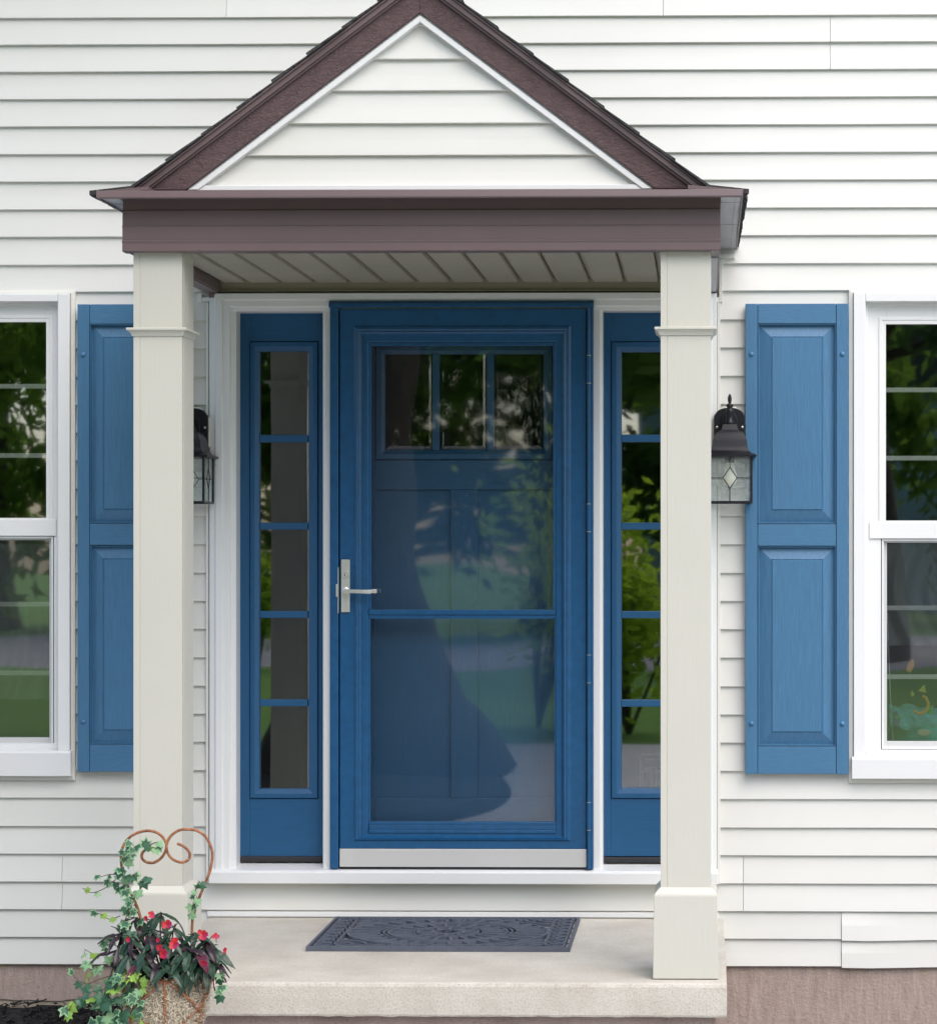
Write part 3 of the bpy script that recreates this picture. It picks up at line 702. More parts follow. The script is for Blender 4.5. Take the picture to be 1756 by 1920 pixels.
# ------------------------------------------------------------------ shutters
def shutter(px0, px1, py0, py1, label):
    Y = -0.050
    x0, x1, z0, z1 = rect(px0, px1, py0, py1, Y)
    W_ = x1-x0; st = 23*U*.97
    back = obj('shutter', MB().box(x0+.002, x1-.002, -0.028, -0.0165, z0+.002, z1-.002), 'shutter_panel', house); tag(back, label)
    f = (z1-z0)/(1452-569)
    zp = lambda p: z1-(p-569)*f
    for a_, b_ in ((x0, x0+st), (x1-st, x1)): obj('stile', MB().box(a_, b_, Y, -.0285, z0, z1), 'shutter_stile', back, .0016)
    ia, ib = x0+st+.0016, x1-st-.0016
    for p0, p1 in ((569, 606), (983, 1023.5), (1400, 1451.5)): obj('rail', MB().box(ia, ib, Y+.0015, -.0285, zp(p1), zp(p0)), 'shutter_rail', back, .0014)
    for p0, p1 in ((607, 981.5), (1025, 1398.5)):
        bw_ = 20*U
        obj('raised_panel', MB().rings(ia+.001, ib-.001, zp(p1), zp(p0), [(0, -.0283), (0, Y+.0015), (.0016, Y+.0015), (.0034, Y+.018), (.0065, Y+.018), (bw_+.0065, Y+.006), (bw_+.0072, Y+.0078), (bw_+.0098, Y+.0078), (bw_+.0125, Y+.0035)], True), 'shutter_panel', back)
    for xq in (x0+st*.5, x1-st*.5):
        for p in (664, 1357):
            prof = [(.0088, 0), (.0088, -.0015), (.0074, -.0045), (.0042, -.0064), (.0002, -.007)]
            obj('screw', MB().lathe((xq, Y, zp(p)), prof, 14, 'Y'), 'shutter_screw', back, smooth=True)
shutter(145, 340, 570, 1448, 'blue panelled shutter beside the left window, half behind the column')
shutter(1397, 1590, 569, 1452, 'blue panelled shutter beside the right window, shown whole')

# ================================================================== PORCH
YC = -1.116
slab_bottom = -0.104
# slab with softly worn arrises
SX0, SX1, SY0 = X(231, -1.2), X(1362, -1.2), -1.2
mb = MB()
def slab_shell():
    nx_, r_ = 150, .012
    prof = [(-.02, slab_bottom), (SY0+.004, slab_bottom), (SY0+.001, slab_bottom+.006), (SY0, -.05), (SY0+.001, -r_), (SY0+.004, -.004), (SY0+r_, 0.0)]
    prof += [(SY0+r_+(-.003-SY0-r_)*k/40, 0.0) for k in range(1, 41)]
    P = len(prof); vs_ = []
    for i in range(nx_+1):
        s = i/nx_; x = SX0+(SX1-SX0)*s
        for (y, z) in prof:
            e_ = max(0, 1-min(abs(z-slab_bottom), abs(z-0)+abs(y-SY0))/.02)
            dy = .0022*e_*noise.noise((x*34, y*20, z*30)); dz = .0022*e_*noise.noise((x*30, y*24, 9+z*30))
            if z == slab_bottom: dz -= .003*max(0, noise.noise((x*17, 3, 1)))
            vs_.append((x+.002*noise.noise((y*20, z*30, i == 0)) if i in (0, nx_) else x, y+dy, z+dz))
    fs = []
    for i in range(nx_):
        for j in range(P-1): a_ = i*P+j; fs.append((a_, a_+1, a_+P+1, a_+P))
    fs += [tuple(range(P)), tuple(nx_*P+j for j in range(P-1, -1, -1))]
    mb.add(vs_, fs)
slab_shell()
slab = obj('porch_slab', mb, 'slab_concrete'); tag(slab, 'pale speckled concrete porch slab under the doormat and columns', 'porch slab', kind='structure')
base = obj('slab_base', MB().box(SX0+.04, SX1-.034, SY0+.035, -.002, ZG-.1, slab_bottom+.002), 'base_paint', slab, .004)

porch = thing('entry_porch', (0, YC, 0), 'small gabled porch roof in brown trim on two beige square columns', 'porch')
# ---- columns
def column(px0, px1, label):
    x0, x1 = X(px0, YC), X(px1, YC); w = x1-x0; cx, cy = (x0+x1)/2, YC+w/2
    zt = Z(470, -1.15)+.004
    m = MB(); h = w/2-.0018
    m.box(cx-h, cx+h, YC+.0018, YC+2*h+.0018, 0.20, zt)
    m.box(x0, x0+.0195, YC, YC+w, .20, zt); m.box(x0+.0212, x1, YC+.0004, YC+.018, .20, zt)
    m.box(x1-.0005, x1+.0012, YC+.0195, YC+w, .20, zt)
    c = obj('column', m, 'column_paint', porch, .0012); tag(c, label)
    zc0, zc1 = Z(629, YC), Z(614, YC)
    H = w/2
    col_prof = [(H+.001, zc0-.001), (H+.004, zc0), (H+.005, zc0+.003), (H+.007, zc0+.008), (H+.011, zc0+.013), (H+.017, zc0+.017), (H+.0185, zc0+.018), (H+.0185, zc1-.001), (H+.017, zc1), (H+.001, zc1+.0005)]
    obj('collar', MB().square_loft(cx, cy, col_prof), 'column_paint', c, .0006)
    zp = Z(1680, YC-.02)
    obj('plinth', MB().square_loft(cx, cy, [(H+.0235, .003), (H+.0235, .012), (H+.0205, zp), (H+.019, zp+.006), (H+.003, Z(1664, YC)), (H+.0005, Z(1664, YC)+.001)]), 'column_paint', c, .0015)
    return c
column(250, 341, 'beige square column left of the door, flowers at its foot')
column(1238, 1332, 'beige square column right of the door, beside the lantern')

# ---- front beam, side beams
YB = -1.150
bx0, bx1 = X(229, YB), X(1350, YB)
zb_ = lambda p: Z(p, YB)
prof = [(YB+.05, zb_(470)), (YB+.003, zb_(470)), (YB, zb_(468.5)), (YB, zb_(455)), (YB-.0015, zb_(453.5)), (YB-.0035, zb_(452)), (YB-.0035, zb_(450.5)), (YB+.002, zb_(449)), (YB+.001, zb_(425)), (YB-.0015, zb_(423)), (YB+.003, zb_(421.5)), (YB+.003, zb_(393)), (YB+.008, zb_(391)), (YB+.008, zb_(366)), (YB+.05, zb_(366))]
beam = obj('beam', MB().prism_x(prof, bx0, bx1), 'brown_metal', porch)
zs0 = zb_(470)+.004
for xa_, xb_, lab in ((bx0+.001, bx0+.062, 1), (bx1-.060, bx1-.001, 2)):
    m = MB(); m.box(xa_, xb_, YB+.051, -.018, zs0, zb_(372))
    sb_ = obj('side_beam', m, 'brown_metal', beam, .0015)
    obj('beam_underside', MB().box(xa_+.006, xb_-.006, YC+.16, -.02, zs0-.004, zs0-.0005), 'grey_metal' if lab == 2 else 'brown_metal', beam)
# ---- ceiling boards
zceil = Z(531, -.005)
bxs = [400, 465, 527.5, 590, 655, 718, 782, 845.5, 910.5, 974.5, 1040, 1105, 1170, 1235, 1300, 1345]
bxs = [X(p, -.005) for p in bxs]
bxs[0] = bx0+.063; bxs[-1] = bx1-.062
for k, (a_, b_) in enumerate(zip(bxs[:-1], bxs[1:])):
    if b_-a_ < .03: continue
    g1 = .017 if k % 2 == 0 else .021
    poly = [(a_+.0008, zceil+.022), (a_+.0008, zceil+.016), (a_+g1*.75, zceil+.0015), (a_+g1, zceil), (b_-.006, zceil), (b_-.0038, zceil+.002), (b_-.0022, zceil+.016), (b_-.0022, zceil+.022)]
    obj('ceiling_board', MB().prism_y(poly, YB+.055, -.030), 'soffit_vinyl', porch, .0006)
obj('ceiling_trim', MB().prism_x([(-.036, zceil-.001), (-.036, zceil+.016), (-.022, zceil+.016), (-.022, Z(545.5, -.03)+.004), (-.034, Z(545.5, -.03)+.003), (-.034, Z(545.5, -.03)), (-.017, Z(545.5, -.03)), (-.017, zceil+.02), (-.040, zceil+.02), (-.040, zceil-.001)], X(402, -.03), bx1-.062), 'trim_recess_shade', porch)
# ---- gable wall
YG = -1.100
KS = 0.752
def sc_at(Y): return F/(Y-CY)
gx = X(787, YG); gz = Z(353, YG)
def band(h0, h1, Y, side, zlow=None):
    """strip of the rake between horizontal offsets h0 < h1 (px at the base line)"""
    s = sc_at(Y); xc = X(787, Y); zb0 = Z(354, Y); A, B = (441.0+h0)/s, (441.0+h1)/s
    q = [(-B, zb0), (-A, zb0), (0, zb0+KS*A), (0, zb0+KS*B)]
    return [(xc+(x if side < 0 else -x), z) for x, z in q]
GL = [48.5, 111.7, 171, 232, 292, 353]
for k in range(len(GL)):
    zt = Z(GL[k-1], YG) if k else Z(20, YG); zb0 = Z(GL[k], YG)
    hw = lambda z: max(0.0, (441.0*1.0)/sc_at(YG)-(z-gz)/KS)
    n = 12; m = MB(); vs_ = []; fs = []
    for i in range(n+1):
        s = -1+2*i/n
        for (z, y) in ((zb0-.001, YG+.012), (zb0, YG-.012), (zb0+.002, YG-.0135), ((zt+zb0)/2, YG-.006), (zt+.0006, YG)):
            vs_.append((gx+s*hw(max(z, zb0)), y+.0008*noise.noise((s*4, k, 1)), z+.0006*noise.noise((s*3, k*2, 7))*(z < zb0+.003)))
    for i in range(n):
        for j in range(4): a_ = 5*i+j; fs.append((a_, a_+5, a_+6, a_+1))
    fs += [(0, 1, 2, 3, 4), tuple(5*n+j for j in (4, 3, 2, 1, 0))]
    obj('gable_board', m.add(vs_, fs), 'vinyl_gable', porch)
hb = 441.0/sc_at(YG)
obj('gable_backing', MB().prism_y([(gx-hb-.1, gz-.01), (gx+hb+.1, gz-.01), (gx, gz+KS*(hb+.1))], YG+.013, YG+.03), 'vinyl_gable', porch)
for s in (-1, 1):
    obj('gable_trim', MB().prism_y(band(-23, -6, YG-.032, s), YG-.032, YG+.01).prism_y(band(-6, 1, YG-.026, s), YG-.026, YG+.011), 'trim_white', porch, .0015)
    obj('rake_board', MB().prism_y(band(.5, 72, YG-.038, s), YG-.038, YG+.012), 'rake_wood', porch, .002)
    obj('drip_edge', MB().prism_y(band(70, 78, YG-.047, s), YG-.047, YG-.0).prism_y(band(78.2, 95, YG-.056, s), YG-.056, YG-.0).prism_y(band(95.2, 101, YG-.064, s), YG-.064, YG-.0), 'brown_metal', porch, .0015)
    # roof deck behind the rake
    obj('roof_deck', MB().prism_y(band(60, 98, YG, s), YG+.001, .001), 'room', porch)
obj('gable_sill', MB().box(X(352, YG-.03), X(1222, YG-.03), YG-.028, YG-.0145, Z(355, YG-.03), Z(346, YG-.03)), 'trim_white', porch, .0015)
# ---- pent shelf (metal flashing) under the gable
YS = -1.235
zl0, zl1 = Z(370, YS), Z(356, YS)
shelf = [(YB+.009, zl0+.012), (YS+.006, zl0+.001), (YS+.006, zl0), (YS, zl0), (YS-.002, zl0+.004), (YS, zl1), (YS+.002, zl1+.001), (YG-.02, zl1+.012), (YG-.02, zl1+.003)]
obj('shelf_flashing', MB().prism_x(shelf, X(180.5, YS), X(1391, YS)), 'brown_metal', porch, .001)
# ---- eaves: grey underside, fascia, shingle edge
exl, exr = X(176, YS), X(1394, YS)
zun = zl0+.006
for s in (-1, 1):
    xin = bx0 if s < 0 else bx1; xo = exl+.012 if s < 0 else exr-.008
    a_, b_ = sorted((xin+s*.001, xo))
    es = obj('eave_soffit', MB().box(a_, b_, YB-.03, -.018, zun, zun+.008), 'grey_metal', porch, .001)
    xm = xin+s*.045
    obj('soffit_seam', MB().box(min(xm, xm+.0014), max(xm, xm+.0014), YB-.02, -.018, zun-.0012, zun), 'beam_under', es)
    for q in range(2):
        yq = YB+.06+q*.47
        obj('soffit_seam', MB().box(a_, b_, yq, yq+.0015, zun-.001, zun), 'beam_under', es)
    fo = xo+s*.006; a_, b_ = sorted((xo, fo))
    obj('eave_fascia', MB().box(a_, b_, YS+.004, -.018, zun-.004, zl1+.004), 'brown_metal', porch, .001)
    a_, b_ = sorted((xin, fo))
    obj('eave_deck', MB().prism_y([(xin-s*.10, zl1+.004), (fo, zl1-.004), (fo, zl1+.001), (xin-s*.10, zl1+.016)], YS+.012, -.017), 'brown_metal', porch)
# ---- shingles: a course is one object
for s in (-1, 1):
    Ysn = YG-.070; scl = sc_at(YG-.065); xc = X(787, YG-.065); zb0 = Z(354, YG-.065); B = (441.0+101.5)/scl
    ang = math.atan(KS); L_ = B/math.cos(ang); n = int(L_/.137)+1
    dx, dz = math.cos(ang), math.sin(ang); nxn, nzn = -math.sin(ang), math.cos(ang)
    for k in range(n):
        sa = k*.137; sb2 = min(L_+.004, sa+.150)
        th = .0100+rnd.uniform(-.001, .0018)
        q = [(sa+.002, 0.0005), (sa, th*.5), (sa+.001, th), (sb2, .0035), (sb2, .0005)]
        poly = []
        for d_, h_ in q:
            x = -B+d_*dx+h_*nxn; z = d_*dz+h_*nzn
            poly.append((xc+(x if s < 0 else -x), zb0+z))
        jit = rnd.uniform(-.006, .004)
        m = MB(); m.prism_y(poly, Ysn+jit, -.001)
        for _ in range(9):                  # loose mineral edge along the rake
            d_ = rnd.uniform(sa+.01, min(sb2, sa+.135)); h_ = rnd.uniform(.002, th*.62*(1-(d_-sa)/.20)); r_ = rnd.uniform(.0012, .0022)
            x = -B+d_*dx+h_*nxn; z = d_*dz+h_*nzn; x = xc+(x if s < 0 else -x)
            m.box(x-r_*1.8, x+r_*1.8, Ysn+jit-.002, Ysn+jit+.004, zb0+z-r_*.6, zb0+z+r_*.6)
        obj('shingle_course', m, 'shingle', porch)
    # eave starter course, kicked out nearly flat, worn away towards the wall
    xi = xc+s*(B-.01); xo = (exl-.018) if s < 0 else (exr+.016)
    m = MB(); ny_ = 40; vs_ = []; fs = []
    for i in range(ny_+1):
        t = i/ny_; y = YS+.014+(-.004-YS-.014)*t
        w_ = .004*noise.noise((t*30, s, 0))-(.010*max(0, noise.noise((t*9, s, 4)))+.012*t)*1.0
        xe = xo+s*w_; zd = -.006-.004*noise.noise((t*12, 3, s))
        vs_ += [(xi, y, zl1+.018), (xe, y, zl1+.006+zd*.4), (xe, y, zl1-.004+zd), (xi, y, zl1+.004)]
    for i in range(ny_):
        for j in range(4): fs.append((4*i+j, 4*i+(j+1) % 4, 4*i+4+(j+1) % 4, 4*i+4+j))
    fs += [(0, 1, 2, 3), tuple(4*ny_+j for j in range(4))]
    obj('starter_course', m.add(vs_, fs), 'shingle', porch)
# ---- white channels where the porch meets the siding
def wallbit(px0, px1, py0, py1, mt='trim_cream', Y=-.024):
    pbox('wall_channel', px0, px1, py0, py1, Y, .022, mt, porch, .001)
wallbit(1347.5, 1354, 486, 566); wallbit(1340, 1348, 556.5, 567); wallbit(1348, 1378, 476, 484); wallbit(1340.5, 1345.5, 476, 556, 'brown_metal', -.03)
wallbit(370, 378, 549, 566); wallbit(378.5, 400, 557, 565); wallbit(391.5, 403, 548, 558, 'brown_metal', -.034)

# ================================================================== LANTERNS
def lantern(x, label):
    zr = lambda p: Z(p, -.13, 1367)
    t = thing('wall_lantern', (x, -.02, zr(945)), label, 'lantern', 'wall lanterns beside the entry')
    yb = -.052
    # siding mounting block
    m = MB(); zc_ = Z(800, -.03, 1367); h_ = .072
    oct_ = [(x-.060, zc_-h_), (x+.060, zc_-h_), (x+.060, zc_+h_*.45), (x+.022, zc_+h_), (x-.022, zc_+h_), (x-.060, zc_+h_*.45)]
    obj('mounting_block', m.prism_y(oct_, -.036, -.0125), 'trim_cream', t, .003)
    # back plate with arched top
    zt_, zl_, zb0 = Z(764, yb, 1367), Z(779, yb, 1367), Z(850, yb, 1367)
    hw = .0555; pts = [(x-hw, zb0), (x+hw, zb0), (x+hw, zl_)]
    pts += [(x+.052, zl_+.004)]
    for k in range(1, 12):
        a_ = math.pi*k/12; pts.append((x+.049*math.cos(a_), zl_+.005+(zt_-zl_-.005)*math.sin(a_)))
    pts += [(x-.052, zl_+.004), (x-hw, zl_)]
    obj('back_plate', MB().prism_y(pts, yb, -.0365), 'lamp_black', t, .002)
    inner = [(x+(px_-x)*.52, zb0+(pz_-zb0)*.90) for px_, pz_ in pts]
    obj('plate_boss', MB().prism_y(inner, yb-.008, yb-.0004), 'lamp_black', t, .002)
    for s in (-1, 1): obj('plate_screw', MB().lathe((x+s*.0455, yb, Z(801, yb, 1367)), [(.0045, 0), (.0045, -.002), (.002, -.0035), (.0002, -.0035)], 12, 'Y'), 'screw_metal', t, smooth=False)
    cy = -.132; P = lambda p: Z(p, cy, 1367); q = 1/526.0
    # arm
    obj('arm', MB().tube([(x, yb-.006, P(796)), (x, yb-.03, P(786)), (x, cy+.02, P(783)), (x, cy, P(785))], [.011, .009, .008, .008], 10), 'lamp_black', t, smooth=True)
    # finial
    prof = [(.4, 738), (2.6, 741), (3.9, 746), (3.6, 751), (2.8, 755.5), (3.2, 756.5), (6.3, 758.5), (7.2, 761), (5.0, 763.5), (4.0, 766), (6.8, 767.5), (7.6, 770), (8.0, 774.5), (6.4, 777), (6.2, 787), (7.6, 789), (8.3, 793), (8.6, 796)]
    obj('finial', MB().lathe((x, cy, 0), [(r_*q, P(p_)) for r_, p_ in prof[::-1]], 18), 'lamp_black', t, smooth=True)
    # bell hood, square in plan
    hood = [(12, 796), (13, 798), (15.5, 805), (16.5, 807), (19, 808.5), (24.5, 812), (29, 819), (31.5, 828), (32.5, 838), (34.5, 845), (39, 850.5), (47, 853.5), (49, 854.5), (49, 857), (47.5, 858)]
    o = obj('hood', MB().square_loft(x, cy, [(r_*q, P(p_)) for r_, p_ in hood[::-1]]), 'lamp_black', t); smooth_by_angle(o, 38)
    H = 41.5*q; z1 = P(858); z0 = P(944)
    for sx in (-1, 1):
        for sy in (-1, 1):
            xx, yy = x+sx*(H-.0035), cy+sy*(H-.0035)
            obj('post', MB().box(xx-.0037, xx+.0037, yy-.0037, yy+.0037, z0+.0075, z1+.003), 'lamp_black', t)
    obj('base_frame', MB().box(x-H, x+H, cy-H, cy-H+.007, z0, z0+.0075).box(x-H, x+H, cy+H-.007, cy+H, z0, z0+.0075).box(x-H, x-H+.007, cy-H+.007, cy+H-.007, z0, z0+.0075).box(x+H-.007, x+H, cy-H+.007, cy+H-.007, z0, z0+.0075), 'lamp_black', t)
    obj('base_frame_bar', MB().box(x-H+.007, x+H-.007, cy-.003, cy+.003, z0+.001, z0+.005), 'lamp_black', t)
    # glass and leading: front, back and both sides
    zc_ = P(897); dw, dh = 13*q, 19.5*q
    for ax in range(4):
        def pt(u, z, o_): return [(x+u, cy-H+.004+o_, z), (x+u, cy+H-.004-o_, z), (x-H+.004+o_, cy+u, z), (x+H-.004-o_, cy+u, z)][ax]
        u = H-.006
        gl = obj('glass', MB().add([pt(-u, z0+.006, 0), pt(u, z0+.006, 0), pt(u, z1, 0), pt(-u, z1, 0)], [(0, 1, 2, 3)]), 'lamp_glass', t)
        L2 = MB(); r_ = .0013
        D = [pt(0, zc_+dh, -.001), pt(dw, zc_, -.001), pt(0, zc_-dh, -.001), pt(-dw, zc_, -.001)]
        for k in range(4): L2.tube([D[k], D[(k+1) % 4]], r_*1.25, 6)
        L2.tube([D[0], pt(0, z1, -.001)], r_, 6); L2.tube([D[2], pt(0, z0+.004, -.001)], r_, 6)
        L2.tube([D[1], pt(u, zc_, -.001)], r_, 6); L2.tube([D[3], pt(-u, zc_, -.001)], r_, 6)
        obj('leading', L2, 'lead', gl)
    zb2 = P(858); B_ = [(.012, zb2), (.0125, P(868)), (.0135, P(870)), (.018, P(878)), (.0245, P(889)), (.0265, P(896)), (.0245, P(903)), (.016, P(910)), (.004, P(913)), (.0005, P(913.3))]
    obj('bulb', MB().lathe((x, cy, 0), B_[::-1], 20), 'bulb', t, smooth=True)
    obj('bulb_socket', MB().lathe((x, cy, 0), [(.017, P(868)), (.017, zb2+.002)], 16), 'lamp_black', t)
lantern(X(1367, -.04), 'black bell topped lantern with leaded diamond glass beside the right shutter')
lantern(X(362, -.04), 'black lantern mostly hidden behind the left column')

# ================================================================== DOORMAT
mw, mdp, mh = .885, .605, .016
mx, my = X(858.5, -.07), -.075-mdp/2
t = MB()
def strip(pts, w, z0=.0045, z1=mh, closed=False):
    n = len(pts); L1, L2 = [], []
    for i, (px_, py_) in enumerate(pts):
        a_ = pts[(i-1) % n] if (closed or i > 0) else pts[i]; b_ = pts[(i+1) % n] if (closed or i < n-1) else pts[i]
        tx, ty = b_[0]-a_[0], b_[1]-a_[1]; l = math.hypot(tx, ty) or 1; nx_, ny_ = -ty/l*w/2, tx/l*w/2
        L1.append((px_+nx_, py_+ny_)); L2.append((px_-nx_, py_-ny_))
    vs_ = [(p[0], p[1], z) for z in (z0, z1) for p in L1+L2]; fs = []
    m_ = n if closed else n-1
    for i in range(m_):
        j = (i+1) % n
        fs += [(2*n+i, 2*n+j, 3*n+j, 3*n+i), (i, 2*n+i, 2*n+j, j), (n+i, n+j, 3*n+j, 3*n+i), (i, j, n+j, n+i)]
    if not closed: fs += [(0, n, 3*n, 2*n), (n-1, 3*n-1, 4*n-1, 2*n-1)]
    t.add([(mx+p[0], my+p[1], p[2]) for p in vs_], fs)
def arc(cx_, cy_, rx, ry, a0, a1, n=24): return [(cx_+rx*math.cos(a0+(a1-a0)*k/n), cy_+ry*math.sin(a0+(a1-a0)*k/n)) for k in range(n+1)]
hw, hd = mw/2, mdp/2
for ins, w in ((.008, .016), (.026, .008)):
    strip([(-hw+ins, -hd+ins), (hw-ins, -hd+ins), (hw-ins, hd-ins), (-hw+ins, hd-ins)], w, .001 if ins < .01 else .003, mh-.0005*(ins > .01), True)
for rx, ry, w in ((.055, .045, .010), (.105, .085, .007), (.120, .098, .006), (.205, .165, .007), (.222, .179, .006), (.238, .192, .005), (.345, .262, .008)):
    strip(arc(0, 0, rx, ry, 0, 2*math.pi, 64)[:-1], w, .004, mh+.0008*noise.noise((rx*50, 0, 0)), True)
for k in range(12):
    a_ = 2*math.pi*k/12; strip([(.055*math.cos(a_), .045*math.sin(a_)), (.105*math.cos(a_), .085*math.sin(a_))], .009)
    strip(arc(.032*math.cos(a_), .026*math.sin(a_), .016, .014, 0, 2*math.pi, 12)[:-1], .006, .004, mh, True)
for k in range(22):
    a_ = 2*math.pi*k/22; strip([(.120*math.cos(a_), .098*math.sin(a_)), (.205*math.cos(a_), .165*math.sin(a_))], .011)
for k in range(30):
    a_ = 2*math.pi*k/30; strip([(.238*math.cos(a_), .192*math.sin(a_)), (.345*math.cos(a_), .262*math.sin(a_))], .010)
for s in (-1, 1):
    strip([(s*.352, -hd+.03), (s*.352, hd-.03)], .010); strip([(s*.372, -hd+.03), (s*.372, hd-.03)], .010)
    for k in range(9):
        yy = -hd+.055+k*(mdp-.11)/8
        strip(arc(s*.397, yy, .021, .026, 0, 2*math.pi, 16)[:-1], .008, .004, mh, True)
        strip([(s*.352, yy-.02), (s*.372, yy+.01)], .008)
    for k in range(15):
        xx = -.33+k*.66/14
        strip(arc(xx, s*(hd-.038), .022, .016, 0, math.pi*2, 14)[:-1], .007, .004, mh, True)
    for sx in (-1, 1):
        strip(arc(sx*.345, s*.262, .10, .10, math.pi if sx > 0 else 0, (math.pi*1.5 if s > 0 else math.pi*.5) if sx > 0 else (-math.pi*.5 if s > 0 else math.pi*.5), 10), .009)
        strip(arc(sx*.345, s*.262, .055, .055, math.pi if sx > 0 else 0, (math.pi*1.5 if s > 0 else math.pi*.5) if sx > 0 else (-math.pi*.5 if s > 0 else math.pi*.5), 10), .009)
# thin web underneath that joins the ribs here and there
for k in range(9):
    xx = -hw+.05+k*(mw-.10)/8; strip([(xx, -hd+.012), (xx, hd-.012)], .006, .001, .003)
for k in range(6):
    yy = -hd+.05+k*(mdp-.10)/5; strip([(-hw+.012, yy), (hw-.012, yy)], .006, .001, .0029)
tag(obj('doormat', t, 'mat_rubber', bevel=0), 'dark slate rubber doormat with openwork rings in front of the door', 'doormat')

# ================================================================== PLANTER
YP = -1.50
def pp(px, py, dy=0.0):
    a_ = at(px, py, YP+dy); return Vector((a_[0], YP+dy, a_[1]))
pc = pp(313, 1862)
planter = thing('planter_stand', (pc.x, YP, mz(pc.x, YP)), 'rusty wire planter with scrolled heart top and moss lined basket', 'planter')
# moss liner: lumpy bowl
BR, BT, BB = .121, Z(1822, YP, 318), Z(1940, YP, 318)
mb = MB(); seg, lev = 56, 22; vs_ = []; fs = []
def bowl(t_): return BR*(1.0-.05*t_-.45*t_**4)
for j in range(lev+1):
    t_ = j/lev; z = BT+(BB-BT)*t_
    for k in range(seg):
        a_ = 2*math.pi*k/seg; r_ = bowl(t_)+.010*noise.noise((math.cos(a_)*5, math.sin(a_)*5, z*40))+.006*noise.noise((math.cos(a_)*14, math.sin(a_)*14, z*110))
        vs_.append((pc.x+r_*math.cos(a_), YP+r_*math.sin(a_), z))
for j in range(lev):
    for k in range(seg): fs.append((j*seg+k, j*seg+(k+1) % seg, (j+1)*seg+(k+1) % seg, (j+1)*seg+k))
fs += [tuple(range(seg)), tuple(lev*seg+k for k in range(seg))]
liner = obj('moss_liner', mb.add(vs_, fs), 'moss_mat', planter, smooth=True)
mb = MB()
for i in range(7500):
    t_ = rnd.random()**.85; a_ = rnd.uniform(math.pi*.95, math.pi*2.05); z = BT+(BB-BT)*t_; r_ = bowl(t_)+rnd.uniform(-.004, .008)
    p = Vector((pc.x+r_*math.cos(a_), YP+r_*math.sin(a_), z)); out = Vector((math.cos(a_), math.sin(a_), -.3*t_))
    d1 = (Vector((rnd.gauss(0, 1), rnd.gauss(0, 1), rnd.gauss(0, 1)))+out*.5).normalized()*rnd.uniform(.005, .015)
    d2 = d1+Vector((rnd.gauss(0, 1), rnd.gauss(0, 1), rnd.gauss(0, 1))).normalized()*.007
    w = d1.cross(out+Vector((.1, .2, .3))).normalized()*rnd.uniform(.0005, .0011)
    mb.add([p-w, p+w, p+d1+w, p+d1-w, p+d2], [(0, 1, 2, 3), (3, 2, 4)])
tag(obj('moss_fibre', mb, 'moss_fibre_mat', planter, recalc=False), kind='stuff')
obj('soil', MB().lathe((pc.x, YP, 0), [(BR*.93, BT-.02), (BR*.9, BT+.004), (.001, BT+.012)], 28), 'mulch_mat', planter)
# wires
def wire(name, pts, r=.0042, sub=3):
    P_ = [Vector(p) for p in pts]; out = []
    for i in range(len(P_)-1):
        p0, p1, p2, p3 = P_[max(i-1, 0)], P_[i], P_[i+1], P_[min(i+2, len(P_)-1)]
        for k in range(sub):
            t_ = k/sub; out.append(.5*((2*p1)+(-p0+p2)*t_+(2*p0-5*p1+4*p2-p3)*t_**2+(-p0+3*p1-3*p2+p3)*t_**3))
    out.append(P_[-1])
    return obj(name, MB().tube(out, [r*(1+.10*noise.noise((i*.9, r*900, 0))) for i in range(len(out))], 8), 'rust', planter, smooth=True)
wire('scroll', [pp(x, y, .03) for x, y in ((281, 1588), (272, 1594), (266, 1602), (267, 1611), (275, 1617), (287, 1618), (299, 1612), (308, 1601), (312, 1588), (309, 1576), (301, 1566), (290, 1560), (276, 1558), (260, 1561), (246, 1568), (236, 1578), (229, 1592), (227, 1608), (229, 1630), (236, 1652), (247, 1678), (258, 1703), (266, 1735), (270, 1790), (272, 1826))])
wire('scroll', [pp(x, y, .034) for x, y in ((332, 1582), (342, 1586), (352, 1594), (356, 1603), (353, 1612), (344, 1617), (333, 1616), (322, 1610), (315, 1601), (312, 1588), (315, 1576), (323, 1565), (336, 1557), (350, 1555.5), (366, 1557), (381, 1565), (391, 1578), (397, 1594), (398, 1610), (394, 1632), (385, 1656), (373, 1685), (364, 1712), (360, 1740), (360, 1826))])
rim = [(pc.x+(BR+.004)*math.cos(2*math.pi*k/36), YP+(BR+.004)*math.sin(2*math.pi*k/36), BT-.003) for k in range(37)]
obj('rim', MB().tube(rim, .004, 8), 'rust', planter, smooth=True)
def onbowl(ang, t_, off=.007): r_ = bowl(t_)+off; return (pc.x+r_*math.cos(ang), YP+r_*math.sin(ang), BT+(BB-BT)*t_)
c0 = -math.pi*.44
for da in (0, -1.25, 1.1, -2.4, 2.3):
    wire('rib', [onbowl(c0+da*(1-.15*k/6), k/6) for k in range(7)], .0042, 2)
for sgn_ in (-1, 1):
    wire('cross_rib', [onbowl(c0+sgn_*(1.75-1.75*k/7), .02+.95*k/7, .009) for k in range(8)], .0036, 2)
    wire('cross_rib', [onbowl(c0+sgn_*(.05+1.45*k/7), .02+.90*k/7, .010) for k in range(8)], .0036, 2)
for k in range(3):
    a_ = c0+2*math.pi*k/3+.4
    wire('leg', [(pc.x+.03*math.cos(a_), YP+.03*math.sin(a_), BB+.006), (pc.x+.07*math.cos(a_), YP+.07*math.sin(a_), BB-.08), (pc.x+.12*math.cos(a_), YP+.12*math.sin(a_), mz(pc.x, YP)-.006)], .0048, 5)
